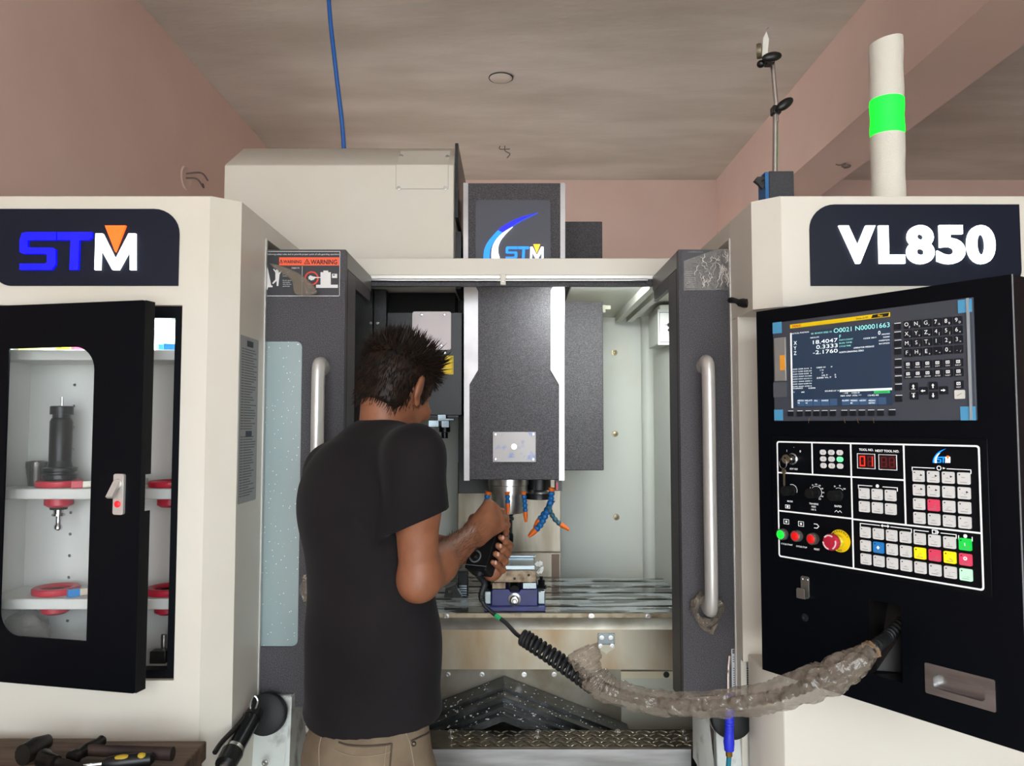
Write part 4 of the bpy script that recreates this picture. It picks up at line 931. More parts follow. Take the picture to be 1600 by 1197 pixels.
# telescoping roof-shaped chip guards
cg = thing('chip_guard', 'dark roof shaped telescoping chip guard behind the tread step', 'chip guard', (0, 2.43, .5))
rng = random.Random(3)
for k, (ya_, yb_, pz, hw, py) in enumerate(((2.455, 2.56, None, .40, 1058), (2.395, 2.47, None, .40, 1080), (2.352, 2.41, None, .40, 1095), (2.322, 2.365, None, .40, 1110))):
    xap = W(787, 1100, 2.45).x; za = W(787, py, (2.55, 2.44, 2.40, 2.352)[k]).z
    sl = .38; th_ = .004
    L = [(xap-hw, za-hw*sl), (xap, za), (xap+hw, za-hw*sl)]
    g = G(frame((0, ya_, 0), (1, 0, 0), (0, 0, 1)))
    g.prism([(p[0], p[1]) for p in L]+[(p[0], p[1]-th_*2) for p in reversed(L)], -(yb_-ya_), 0)
    g.prism([(p[0], p[1]-th_) for p in L]+[(p[0], p[1]-.022) for p in reversed(L)], -.004, 0.0005)
    pc = g.build('guard_plate', DARKSTEEL, cg, bevel=.0008)
    g = G()
    for _ in range(90 if k < 2 else 110):
        s_ = rng.uniform(-.95, .95); x = xap+s_*hw; y = rng.uniform(ya_+.002, yb_-.004); z = za-abs(s_)*hw*sl
        r_ = rng.uniform(.0008, .0026)*(1 if rng.random() < .85 else 1.6)
        g.ellip((x, y, z), (r_*1.6, r_, r_*.5), seg=6, rings=3)
    g.build('coolant_foam', SPECK, pc, kind='stuff')

# ------------------------------------------------------------------ vise, workpiece, loose fixtures
vs_t = thing('machine_vise', 'blue and brown machine vise bolted to the table', 'vise', (W(805, 940, 2.63).x, 2.72, ZTB))
MV = front(2.63); q = lambda x, y: P(MV, x, y)
ub0, ub1 = q(757, 925)[0], q(852, 925)[0]
G().box(ub0, ub1, 2.61, 2.92, ZTB+.0005, ZTB+.016).build('base_plate', VISEBLUE, vs_t, bevel=.002)
a, b = q(768, 950), q(840, 918)
g = G(MV); g.prism(PP(MV, [(768, 950), (840, 950), (840, 921), (813, 921), (811, 925), (798, 925), (795, 921), (770, 921), (768, 924)]), -.27, 0); g.build('vise_body', VISEBLUE, vs_t, bevel=.002)
for a_, b_ in ((757, 767.5), (840.5, 852)): G(MV).box(q(a_, 925)[0], q(b_, 925)[0], ZTB+.017, q(0, 925)[1], -.2, -.01).build('clamp_wing', GREYSTEEL, vs_t, bevel=.003)
for px in (761, 847):
    u, v = q(px, 921); G(Matrix.Translation((u, 2.70, 0))).lathe(0, 0, [(.018, v-.012), (.018, v), (.012, v+.001), (.012, v+.018), (.006, v+.019), (.006, v+.03), (.0001, v+.03)], 8).build('clamp_nut', TOOLBLACK, vs_t)
u, v = q(804, 936)
g = G(MV); g.lathe(u, v, [(.021, 0), (.021, .006), (.014, .008), (.013, .004)], 24); g.build('screw_collar', STEEL, vs_t)
g = G(MV); g.lathe(u, v, [(.013, 0), (.013, .02), (.011, .022)], 20); g.lathe(u, v, [(.0085, .02), (.0085, .036), (.006, .038), (.0001, .038)], 6); g.build('drive_screw', STEEL, vs_t)
G(MV).tube([(q(804, 922)[0], q(804, 915)[1], -.05), (q(804, 922)[0], q(804, 922)[1], -.002)], .016, 12).build('screw_guard', PLASTIC, vs_t)
a, b = q(771, 910), q(838, 892)
mj = G(MV).box(a[0], b[0], a[1], b[1], -.07, .002).build('jaw', WORN, vs_t, bevel=.0015)
for px, py in ((782, 898.5), (826, 898.5), (804, 904)): G(MV).lathe(*q(px, py), [(.0045, .0021), (.0045, .0024), (.0001, .0024)], 10).build('jaw_hole', PRINTBLACK, mj)
a, b = q(817, 920), q(838, 910.5); G(MV).box(a[0], b[0], a[1], b[1], -.06, .001).build('jaw_block', GREYSTEEL, vs_t, bevel=.001)
a, b = q(769, 920.5), q(790, 911); G(MV).box(a[0], b[0], a[1], b[1], -.06, -.004).build('jaw_block', WORN, vs_t, bevel=.001)
zj = q(0, 892)[1]
G().box(q(771, 925)[0], q(838, 925)[0], 2.83, 2.89, ZTB+.09, zj+.012).build('rear_jaw', WORN, vs_t, bevel=.002)
wz = zj+.0006
wp_ = thing('steel_workpiece', 'flat wet steel plate workpiece gripped on top of the vise', 'workpiece', (W(805, 880, 2.72).x, 2.72, wz))
g = G().box(q(773, 925)[0], q(836, 925)[0], 2.645, 2.828, wz, wz+.014); g.build('plate', GREYSTEEL, wp_, bevel=.001)
G().box(q(790, 925)[0], q(840, 925)[0], 2.80, 2.827, wz+.0145, wz+.022).build('step', GREYSTEEL, wp_, bevel=.001)
ch = thing('chip_clump', 'small clump of white plastic chips beside the workpiece', 'chips', W(843, 884, 2.70))
rng = random.Random(5)
for k in range(9):
    c = W(839+rng.uniform(0, 8), 878+rng.uniform(0, 16), 2.66+rng.uniform(0, .03)); s_ = .006
    G(Matrix.Translation(c) @ Matrix.Rotation(rng.uniform(0, 1), 4, 'Y')).box(-s_, s_, -s_, s_, -s_, s_).build('chip', CAB_WHITE, ch, bevel=.001)
# step block and angled block on the table, left of the vise
t = thing('step_block', 'black stepped clamping block on table behind the elbow', 'clamp block', (W(722, 925, 2.86).x, 2.86, ZTB))
MB_ = front(2.84); a, b = P(MB_, 716, 921), P(MB_, 731, 893)
G(MB_).box(a[0], b[0], ZTB+.0005, b[1], -.04, 0).build('block', TOOLBLACK, t, bevel=.002)
for k in range(5): G(MB_).box(a[0]+.003, b[0]-.003, ZTB+.004+.008*k, ZTB+.009+.008*k, 0, .018-.003*k).build('step', GREYSTEEL, t)
t = thing('slotted_clamp', 'dark grey slotted clamp leaning on table near the shirt', 'clamp', (W(708, 932, 2.74).x, 2.74, ZTB))
MB_ = front(2.74)
g = G(MB_); pl = PP(MB_, [(694, 934), (722, 934), (711, 914), (696, 920)]); g.prism([(p[0], max(p[1], ZTB+.0005)) for p in pl], -.03, 0, holes=[circle(*P(MB_, 703, 925), .0075, 12)]); g.build('clamp_body', DARKSTEEL, t, bevel=.001)

# ------------------------------------------------------------------ operator control pendant
pA = W(1185, 700, 1.795); pB = W(1590, 700, 1.795*559/748); pA.z = pB.z = 0
FP = frame(pA, pB-pA, (0, 0, 1)); LP = (pB-pA).length
q = lambda x, y: P(FP, x, y)
zt0, zt1, zb0, zb1 = q(1185, 488)[1], q(1590, 425)[1], q(1193, 1047)[1], q(1590, 1173)[1]
ZP1 = .5*(zt0+zt1); ZP0 = .5*(zb0+zb1)
pd = thing('control_pendant', 'black operator control pendant with screen and lit buttons', 'control panel', (pA.x+.2, pA.y-.1, ZP0))
rec = PP(FP, [(1358, 937), (1407.3, 947.6), (1407.3, 1066), (1360, 1053)])
hdl = PP(FP, [(1459, 1051), (1540, 1073), (1540, 1096), (1459, 1075)])
ru0, ru1 = .5*(rec[0][0]+rec[3][0]), rec[1][0]; rv1 = .5*(rec[0][1]+rec[1][1]); rv0 = .5*(rec[2][1]+rec[3][1])
hu0, hu1 = hdl[0][0], hdl[1][0]; hv1 = .5*(hdl[0][1]+hdl[1][1]); hv0 = .5*(hdl[2][1]+hdl[3][1])
G(FP).prism([(0, ZP0), (LP, ZP0), (LP, ZP1), (0, ZP1)], -.004, 0, holes=[[(ru0, rv0), (ru1, rv0), (ru1, rv1), (ru0, rv1)], [(hu0, hv0), (hu1, hv0), (hu1, hv1), (hu0, hv1)]]).build('front_plate', BLACK, pd, bevel=.001)
# body: sides, top, bottom, back
nn = FP.col[2].xyz; Aw = FP @ V(0, 0, 0); Bw = FP @ V(LP, 0, 0)
C1 = Bw-nn*.16; D1 = Aw+V(.03, 0, 0); D1.y = 1.835
foot = [(Aw.x, Aw.y), (Bw.x, Bw.y), (C1.x, C1.y), (D1.x+.12, D1.y), (D1.x, D1.y)]
g = G()
k = len(foot); zs = (ZP0, ZP1); inset = -.0
pts = [(x, y, z) for z in zs for x, y in foot]
fs = [(i, (i+1) % k, k+(i+1) % k, k+i) for i in range(1, k)]+[tuple(reversed(range(k))), tuple(range(k, 2*k))]
g.add([tuple(Vector(p)-nn*.0005) for p in pts], fs); bodyo = g.build('housing', BLACK, pd, recalc=False)
G().tube([FP @ V(LP, ZP0, -.002), FP @ V(LP, ZP1, -.002)], .0018, 8).build('edge_trim', mat('edge_grey', '6a6a6c', .5), pd)
# hinge arm into the cabinet
G().box(.78, .92, 1.775, 1.848, ZP0+.2, ZP0+.7).build('hinge_block', BLACK, pd)
# hose recess box
g = G(FP); dp = .075
pts = [(ru0, rv0, 0), (ru1, rv0, 0), (ru1, rv1, 0), (ru0, rv1, 0), (ru0+.002, rv0+.004, -dp*.25), (ru1-.001, rv0+.004, -dp), (ru1-.001, rv1-.01, -dp), (ru0+.002, rv1-.01, -dp*.9)]
g.add(pts, [(0, 4, 5, 1), (1, 5, 6, 2), (2, 6, 7, 3), (3, 7, 4, 0), (4, 7, 6, 5)])
g.build('hose_recess', mat('recess_steel', '120f0e', .4, .3), pd, recalc=False, smooth=0)
# flush handle
hp = PP(FP, [(1446, 1035), (1556.5, 1062), (1557, 1113), (1447, 1082)])
a0, a1 = .5*(hp[0][0]+hp[3][0]), .5*(hp[1][0]+hp[2][0]); b1 = .5*(hp[0][1]+hp[1][1]); b0 = .5*(hp[2][1]+hp[3][1])
hh = G(FP).prism(rrect(a0, b0, a1, b1, .003), .0003, .003, holes=[rrect(hu0, hv0, hu1, hv1, .008)]).build('flush_handle', BRUSHED, pd)
g = G(FP); rr = rrect(hu0, hv0, hu1, hv1, .008); n_ = len(rr)
g.add([(p[0], p[1], .002) for p in rr]+[(p[0], p[1], -.014) for p in rr], [(i, i+n_, (i+1) % n_+n_, (i+1) % n_) for i in range(n_)]+[tuple(range(n_, 2*n_))]); g.build('handle_cup', BRUSHED, hh, recalc=False)
# coat hook and screw
c = q(1255, 917)
g = G(FP); g.prism(rrect(c[0]-.004, c[1]-.022, c[0]+.016, c[1]+.024, .004), .0005, .003)
g.prism([(c[0]-.004, c[1]-.022), (c[0]+.016, c[1]-.022), (c[0]+.016, c[1]-.018), (c[0]-.004, c[1]-.018)], .003, .018)
g.prism(rrect(c[0]-.004, c[1]-.022, c[0]+.016, c[1]+.0, .004), .016, .019); hk = g.build('cable_hook', mat('hook_steel', 'aeaaa2', .35, .9), pd, bevel=.001)
for dx in (0, .012): bolt(pd, FP, c[0]+dx, c[1]+.017, SCREW, .45, .003)
bolt(pd, FP, *q(1258, 965), G().lathe(0, 0, [(.0085, 0), (.008, .002), (.004, .0022), (.003, .0008), (.0001, .0008)], 14).mesh('cap_screw', RUBBER), 1., name='cap_screw')

# ---- screen unit
sb = PP(FP, [(1210.5, 503.7), (1522, 466.5), (1528.5, 657), (1212, 658)])
s0, s1 = .5*(sb[0][0]+sb[3][0]), .5*(sb[1][0]+sb[2][0]); t1 = .5*(sb[0][1]+sb[1][1]); t0 = .5*(sb[2][1]+sb[3][1])
su = G(FP).box(s0, s1, t0, t1, .0005, .006).build('screen_unit', BEZEL, pd, bevel=.001)
D0 = .006
sc = PP(FP, [(1240, 520.5), (1394, 503), (1395.6, 634), (1241, 635.5)])
c0, c1 = sc[0][0], sc[1][0]; e1 = .5*(sc[0][1]+sc[1][1]); e0 = .5*(sc[2][1]+sc[3][1])
G(FP).box(c0, c1, e0, e1, D0, D0+.0008).build('display', SCREEN, su)
G(FP).box(c0-.0035, c0-.0005, e0-.002, e1, D0, D0+.002).build('display_edge', PRINT, su)
# printing on the display
X = lambda cx: (cx/5.7+1190); Yp = lambda cy: (cy/5.7+460)
g = G(FP); d_ = D0+.0011
def st(s, cx, cy, hpx, mi=0, al='l', w=None, bold=0.0):
    px, py = X(cx), Yp(cy); u, v = q(px, py); h = q(px, py-hpx/5.7)[1]-v
    ww = None
    if w: ww = abs(q(X(cx+w if al == 'l' else cx-w), py)[0]-u)
    g.text(s, u, v, h, d_, mi, al, ww, bold)
st('ACTUAL POSITION', 288, 358, 11, 0, w=150); st('05 18 NOV 2022 10:', 460, 360, 14, 1, w=185); st('O0021 N00001663', 660, 346, 40, 1, w=500)
for i, a_ in enumerate('XYZ'): st(a_, 304, 452+45*i, 32, 0)
st('ABSOLUTE', 450, 395, 11, 0, w=80); st('F', 710, 392, 30, 1)
for i, s_ in enumerate(('18.4047', '0.3333', '-2.1760')): st(s_, 695, 424+47*i, 34, 0, 'r', (220, 190, 220)[i])
st('0', 1056, 362, 34, 0); st('MM/MIN', 1158, 358, 12, 0, 'r', 70)
for i, s_ in enumerate(('PARTS COUNT', 'RUN TIME', 'CYCLE TIME')): st(s_, 710, 416+28*i, 12, 1, w=122-10*i)
st('CODE 300 F', 925, 402, 12, 0, w=115)
for i, s_ in enumerate(('50000', '1H20M25S', '0H13M22S')): st(s_, 1158, 384+28*i, 12, 0, 'r', (58, 95, 95)[i])
st('OPERATOR MESSAGE', 838, 486, 13, 0, w=182); st('NORTH DRAWING ZERO', 710, 526, 14, 0, w=218)
for i, s_ in enumerate(('G00 G90 G15  2', 'G17 G98 G40.22', 'G50 G50 G25  9', 'G22 G67 G160', 'G94 G97 G13.11', 'G21 G54 G50.1', 'G40 G64 G50.22', 'G49 G69 G50.5')): st(s_, 296, 674+22*i, 9, 0, w=168)
st('TOLERANCE', 296, 845, 11, 0, w=88); st('0.0000', 436, 842, 11, 0, w=60); st('T1', 298, 878, 11, 0); st('0000', 372, 877, 11, 0)
for i, (s_, x_) in enumerate((('1000 H      0', 508), ('1 M', 540), ('D', 556), ('10.T      2', 556), ('2300 VL.T   5', 508))): st(s_, x_, 660+23*i, 12, 0, w=(140, 28, 10, 125, 175)[i])
st('SOUND LV  0', 582, 868, 12, 0, w=122)
gb = G(FP)
def sr(cx0, cx1, cy0, cy1, mi, g_, dd=D0+.0009):
    a_ = q(X(cx0), Yp(.5*(cy0+cy1))); b_ = q(X(cx1), Yp(.5*(cy0+cy1))); p0_ = q(X(.5*(cx0+cx1)), Yp(cy0)); p1_ = q(X(.5*(cx0+cx1)), Yp(cy1))
    m_ = .5*(p0_[1]+p1_[1]); 
    g_.add([(a_[0], a_[1]-(p0_[1]-p1_[1])/2, dd), (b_[0], b_[1]-(p0_[1]-p1_[1])/2, dd), (b_[0], b_[1]+(p0_[1]-p1_[1])/2, dd), (a_[0], a_[1]+(p0_[1]-p1_[1])/2, dd)], [(0, 1, 2, 3)], mi)
def flatrow(u0, u1, v0, v1, mi): gb.add([(u0, v0, D0+.0009), (u1, v0, D0+.0009), (u1, v1, D0+.0009), (u0, v1, D0+.0009)], [(0, 1, 2, 3)], mi)
uu = lambda cx, cy: q(X(cx), Yp(cy))
va, vb = uu(940, 862)[1], uu(940, 842)[1]; flatrow(uu(712, 850)[0], c1, va, vb, 0)
va2 = uu(1090, 882)[1]; flatrow(uu(1018, 870)[0], uu(1160, 870)[0], va2, va-.0003, 1)
r1, r0 = uu(740, 928)[1], uu(740, 988)[1]
edges = [335, 405, 475, 545, 622, 694, None, 730, 808, 888, 965, 1052, 1130]
for i in range(len(edges)-1):
    if edges[i] is None or edges[i+1] is None: continue
    flatrow(uu(edges[i], 960)[0]+.0008, uu(edges[i+1], 960)[0]-.0008, r0, r1, 2)
gb.build('display_fields', [mat('screen_bar', 'c9d6cf', .5, emit=.6), SCRGREEN, SCRKEY], su, recalc=False, smooth=0)
st('MEM  STRT  MTN  ***', 722, 912, 13, 0, w=185); st('13:42:40', 965, 907, 14, 0, w=95); st('-10   100.0', 745, 886, 11, 0, w=145); st('RUNNING', 1030, 878, 11, 2, w=110)
for i, (s_, s2, x_) in enumerate((('ABSOLU', 'TE', 337), ('RELATI', 'VE', 407), ('ALL', '', 485), ('HANDLE', '', 552), ('ALARM', '', 734), ('MESSAG', 'E', 810), ('HISTRY', '', 890), ('MESSAG', 'HISTRY', 970))):
    st(s_, x_, 953, 13, 0, w=60 if len(s_) > 3 else 32)
    if s2: st(s2, x_, 975, 13, 0, w=60 if len(s2) > 3 else 20)
g.build('display_text', [SCRTXT, SCRCYAN, PRINTBLACK], su, recalc=False, smooth=0)
# yellow brand strip
y0_ = PP(FP, [(1237.5, 513), (1393.5, 496), (1393.5, 489), (1237.5, 507)]); v0_ = .5*(y0_[0][1]+y0_[1][1]); v1_ = .5*(y0_[2][1]+y0_[3][1])
g = G(FP); ua, ub = y0_[0][0], y0_[1][0]; g.box(ua, ub, v0_, v1_, D0, D0+.001, 0); hs = v1_-v0_
g.text('FANUC', ua+.006, v0_+hs*.22, hs*.55, D0+.0013, 1, 'l', bold=.03)
g.text('Series 0i-MF', lerp(ua, ub, .80), v0_+hs*.25, hs*.42, D0+.0013, 2, 'r', slant=.2)
g.prism([(lerp(ua, ub, .83), v0_+hs*.12), (lerp(ua, ub, .985), v0_+hs*.12), (lerp(ua, ub, .995), v1_-hs*.12), (lerp(ua, ub, .845), v1_-hs*.12)], D0+.001, D0+.0012, mi=2)
g.text('Plus', lerp(ua, ub, .915), v0_+hs*.24, hs*.5, D0+.0015, 0, 'c', bold=.02)
g.build('brand_strip', [YELLOW, REDPRINT, PRINTBLACK], su)
# memory card slot cover
a, b = q(1217, 596), q(1231, 527)
G(FP).box(a[0]-.004, b[0], a[1], b[1], D0, D0+.004).build('card_slot_cover', mat('slot_silver', '9a9896', .35, .4), su, bevel=.001)
a, b = q(1224, 579), q(1230, 555); G(FP).box(a[0]-.001, b[0]+.001, a[1], b[1], D0+.004, D0+.0045).build('card_label', mat('card_orange', 'f0a030', .5), su)
a, b = q(1212, 621), q(1231, 597); G(FP).box(a[0], b[0]+.001, a[1], b[1], D0, D0+.002).build('port_cover', mat('port_grey', '55585e', .5), su)
# tape squares and clear cover film
for (x0_, y0_, x1_, y1_) in ((1210.5, 522, 1224, 503), (1213, 657, 1226, 640), (1500, 490, 1521, 467), (1504, 657, 1527, 635)):
    a, b = q(x0_, y0_), q(x1_, y1_); G(FP).box(a[0], b[0], min(a[1], b[1]), max(a[1], b[1]), D0+.0003, D0+.0012).build('blue_tape', TAPE, su)
G(FP).box(s1-.010, s1-.006, t0+.001, t1-.001, D0, D0+.0035).build('film_edge', mat('film_edge', '9aa0a4', .25), su)
# keys of the keyboard
def key(u, v, w_, h_, legends, name='key', km=KEYBLACK, pm=PRINT, d0=D0, hh=.003, extra=None):
    g_ = G(FP); g_.prism(rrect(u-w_/2, v-h_/2, u+w_/2, v+h_/2, w_*.1, 2), d0, d0+hh)
    for (s_, du, dv, sz) in legends: g_.text(s_, u+du*w_, v+dv*h_, h_*sz, d0+hh+.0004, 1, 'c')
    if extra: extra(g_, u, v, w_, h_, d0+hh)
    return g_.build(name, [km, pm], su if name in ('key', 'soft_key') else kp, smooth=0)
r1 = (q(1421.8, 508), q(1499.8, 501)); r4 = (q(1422.5, 552), q(1501, 546)); r5 = (q(1422.6, 571), q(1501, 567)); r6 = (q(1422.8, 586), q(1501.4, 582))
kw = abs(r1[1][0]-r1[0][0])/5*.82; khh = abs(q(1421.8, 501)[1]-q(1421.8, 513)[1])
rows = [['Op', 'Nq', 'Gr', '7A', '8B', '9D'], ['Xu', 'Yv', 'Zw', '4[', '5J', '6='], ['Mi', 'Sj', 'Tk', '1,', '2#', '3='], ['Fl', 'Hd', 'Ee', '-+', '0*', './']]
for r_, row in enumerate(rows):
    for k_, s_ in enumerate(row):
        t_ = r_/3; f_ = k_/5
        u = lerp(lerp(r1[0][0], r4[0][0], t_), lerp(r1[1][0], r4[1][0], t_), f_); v = lerp(lerp(r1[0][1], r4[0][1], t_), lerp(r1[1][1], r4[1][1], t_), f_)
        key(u, v, kw, khh, [(s_[0], -.12, -.18, .5), (s_[1], .28, -.38, .26)])
def glyph(g_, u, v, w_, h_, d):
    g_.prism([(u-.22*w_, v-.05*h_), (u+.22*w_, v-.05*h_), (u+.22*w_, v+.32*h_), (u-.22*w_, v+.32*h_)], d, d+.0004, holes=[[(u-.15*w_, v+.03*h_), (u+.15*w_, v+.03*h_), (u+.15*w_, v+.24*h_), (u-.15*w_, v+.24*h_)]], mi=1)
    g_.box(u-.05*w_, u+.05*w_, v+.07*h_, v+.2*h_, d, d+.0004, 1)
for rr_, names in ((r5, ('POS', 'PROG', 'OFFSET', 'SHIFT', 'CAN', 'INPUT')), (r6, ('SYSTEM', 'MESSAGE', 'GRAPH', 'ALTER', 'INSERT', 'DELETE'))):
    for k_, s_ in enumerate(names):
        f_ = k_/5; key(lerp(rr_[0][0], rr_[1][0], f_), lerp(rr_[0][1], rr_[1][1], f_), kw, khh, [(s_, 0, -.38, .17 if len(s_) < 6 else .14)], extra=glyph)
def arrow(dx, dy):
    def f(g_, u, v, w_, h_, d):
        a_ = math.atan2(dy, dx); c_, s_ = math.cos(a_), math.sin(a_)
        pts = [(.28, 0), (.02, .18), (.02, .07), (-.28, .07), (-.28, -.07), (.02, -.07), (.02, -.18)]
        g_.prism([(u+w_*(p[0]*c_-p[1]*s_), v+w_*(p[0]*s_+p[1]*c_)) for p in pts], d, d+.0004, mi=1)
    return f
for (px, py, dx, dy, lg) in ((1431, 604.2, 0, 1, [('PAGE', 0, -.38, .15)]), (1431.4, 618.5, 0, -1, [('PAGE', 0, .22, .15)]), (1446, 610.9, -1, 0, []), (1461.6, 603, 0, 1, []), (1462, 618, 0, -1, []), (1477.7, 610, 1, 0, [])):
    key(*q(px, py), kw, khh, lg, extra=arrow(dx, dy))
key(*q(1501.6, 601.2), kw, khh, [('HELP', 0, -.38, .17)], extra=glyph)
def slash(g_, u, v, w_, h_, d): g_.prism([(u-.25*w_, v-.12*h_), (u+.22*w_, v+.16*h_), (u+.25*w_, v+.1*h_), (u-.2*w_, v-.2*h_)], d, d+.0004, mi=1)
key(*q(1502.8, 616.5), kw*1.15, khh*1.08, [], km=mat('reset_key', 'd8d6cf', .5), pm=mat('reset_mark', 'aaa69a', .6), extra=slash)
def sline(g_, u, v, w_, h_, d): g_.box(u-.5*w_, u+.5*w_, v+.56*h_, v+.66*h_, D0, D0+.0008, 1)
for px, py in ((1405.4, 511), (1405.6, 524.5), (1406, 537.5), (1406.2, 550), (1406.4, 567), (1406.6, 580), (1406.8, 593.2), (1407, 606), (1407.5, 623.5)): key(*q(px, py), kw*.85, khh*.78, [], 'soft_key', extra=sline)
for k_, px in enumerate((1238.6, 1252.8, 1265.8, 1278.6, 1291.4, 1304.7, 1322.3, 1335.8, 1349.8, 1364.2, 1379, 1397)): key(*q(px, lerp(646.8, 645.5, k_/11)), kw*.85, khh*.72, [], 'soft_key', extra=sline)
# stray copper bristles under the screen
for px, dx in ((1268, -1), (1322, 2), (1342, 3), (1368, 1)):
    a, b = q(px, 653), q(px+dx, 661); G(FP).tube([(a[0], a[1], .007), (lerp(a[0], b[0], .5)+.002, lerp(a[1], b[1], .5), .012), (b[0], b[1], .008)], .0006, 5).build('copper_wire', mat('copper', 'b08a60', .4, .8), su)

# ---- key panel
kb = PP(FP, [(1207, 680), (1545.5, 687), (1550, 930), (1211, 877)])
k0, k1 = .5*(kb[0][0]+kb[3][0]), .5*(kb[1][0]+kb[2][0]); l1 = .5*(kb[0][1]+kb[1][1]); l0 = .5*(kb[2][1]+kb[3][1])
kp = G(FP).box(k0, k1, l0, l1, .0003, .003).build('key_panel', mat('key_panel_black', '04070c', .4, spec=.15), pd, bevel=.001)
DK = .003
wb = PP(FP, [(1214, 689), (1533, 696), (1538.6, 923), (1219, 870)])
w0, w1 = .5*(wb[0][0]+wb[3][0]), .5*(wb[1][0]+wb[2][0]); m1 = .5*(wb[0][1]+wb[1][1]); m0 = .5*(wb[2][1]+wb[3][1])
lw = .0032
g = G(FP); g.prism(rrect(w0, m0, w1, m1, .006), DK, DK+.0005, holes=[rrect(w0+lw, m0+lw, w1-lw, m1-lw, .004)])
def vl(px, y0, y1): a_ = q(px, y0); b_ = q(px, y1); g.box(a_[0]-lw/2, a_[0]+lw/2, b_[1], a_[1], DK, DK+.00051)
def hl(x0, x1, py, ref): a_ = q(x0, 800)[0]; b_ = q(x1, 800)[0]; v_ = q(ref, py)[1]; g.box(a_, b_, v_-lw/2, v_+lw/2, DK, DK+.00052)
v1c = q(1271, 740)[0]; hA = q(1271, 741.5)[1]; hB = q(1275, 804)[1]; v2c = q(1333, 800)[0]; v3c = q(1415, 760)[0]; hC = q(1370, 748)[1]; hD = q(1370, 815)[1]
for (ua, ub, va, vb) in ((v1c-lw/2, v1c+lw/2, hA, m1-lw), (v2c-lw/2, v2c+lw/2, m0+lw, m1-lw), (v3c-lw/2, v3c+lw/2, hD, m1-lw), (w0+lw, v2c, hA-lw/2, hA+lw/2), (w0+lw, v2c, hB-lw/2, hB+lw/2), (v2c, v3c, hA-lw/2, hA+lw/2), (v2c, w1-lw, hD-lw/2, hD+lw/2)):
    g.box(ua, ub, va, vb, DK, DK+.00051)
g.build('panel_lines', PRINT, kp)
def grid(TL, TR, BL, BR, nr, nc, cmap, fw=.78):
    TL, TR, BL, BR = q(*TL), q(*TR), q(*BL), q(*BR)
    w_ = abs(TR[0]-TL[0])/(nc-1)*fw; h_ = w_
    for r_ in range(nr):
        for c_ in range(nc):
            a_, b_ = r_/(nr-1), c_/(nc-1)
            u = lerp(lerp(TL[0], BL[0], a_), lerp(TR[0], BR[0], a_), b_); v = lerp(lerp(TL[1], BL[1], a_), lerp(TR[1], BR[1], a_), b_)
            km = cmap.get((r_, c_), KEYWHITE)
            def ex(g_, u_, v_, ww, h2, d, rr_=r_, cc_=c_, km=km):
                g_.box(u_-.36*ww, u_-.26*ww, v_+.26*h2, v_+.36*h2, d, d+.0003, 1)
                rg = random.Random(rr_*13+cc_*7+nr)
                for _ in range(3):
                    x_ = u_+rg.uniform(-.2, .15)*ww; y_ = v_+rg.uniform(-.22, .1)*h2; s_ = rg.uniform(.1, .26)*ww
                    g_.box(x_, x_+s_, y_, y_+.02*h2, d, d+.0003, 2)
                g_.box(u_-.28*ww, u_+.28*ww, v_-.34*h2, v_-.30*h2, d, d+.0003, 2)
            g_ = G(FP); g_.prism(rrect(u-w_/2, v-h_/2, u+w_/2, v+h_/2, w_*.1, 2), DK, DK+.004); ex(g_, u, v, w_, h_, DK+.004)
            if km is KEYGREEN: g_.box(u-.03*w_, u+.03*w_, v-.12*h_, v+.14*h_, DK+.004, DK+.0045, 3)
            if (r_, c_) == (1, 7): g_.prism(circle(u, v+.1*h_, .16*w_, 14), DK+.004, DK+.0045, holes=[circle(u, v+.1*h_, .07*w_, 12)], mi=3)
            if km is KEYBLUE: g_.prism([(u-.16*w_, v), (u, v-.18*h_), (u+.16*w_, v), (u, v+.18*h_)], DK+.004, DK+.0045, mi=3)
            if nr == 4 and (r_, c_) in ((0, 0), (0, 1), (0, 2), (1, 0), (1, 1), (1, 3)): g_.prism([(u+.2*w_, v), (u+.2*w_, v+.2*h_), (u+.4*w_, v+.1*h_)], DK+.004, DK+.0045, mi=1)
            g_.build('button', [km, PRINTBLACK, mat('button_print', '8a8886', .6), PRINT], kp, smooth=0)
grid((1437.4, 743.7), (1508.2, 747.5), (1438.9, 809.1), (1509.9, 816.2), 4, 4, {(2, 1): KEYPINK})
grid((1352.4, 770.9), (1393.7, 774), (1352.8, 791.4), (1394.1, 795.3), 2, 3, {})
grid((1354.2, 831.5), (1510.5, 850.3), (1355.3, 873.3), (1511.8, 897.7), 3, 8, {(1, 1): KEYBLUE, (1, 4): KEYYEL, (1, 5): KEYPINK, (1, 6): KEYYEL, (1, 7): KEYPINK, (0, 7): KEYGREEN, (2, 7): KEYMINT})
# oval indicator lamps
TL, TR, BL, BR = q(1287.3, 706.7), q(1313.6, 707.2), q(1288.2, 727.4), q(1314.2, 728.3)
for r_ in range(3):
    for c_ in range(3):
        u = lerp(lerp(TL[0], BL[0], r_/2), lerp(TR[0], BR[0], r_/2), c_/2); v = lerp(lerp(TL[1], BL[1], r_/2), lerp(TR[1], BR[1], r_/2), c_/2)
        g_ = G(FP); g_.prism(rrect(u-.0075, v-.0055, u+.0075, v+.0055, .0052, 4), DK, DK+.0008); g_.text('xyz+-*1o.'[r_*3+c_], u, v-.002, .004, DK+.0012, 1, 'c')
        g_.build('indicator', [KEYWHITE if (r_, c_) != (1, 2) else mat('ind_green', '70e8a0', .5, emit=.7, ecol='60f090'), PRINTBLACK], kp, smooth=0)
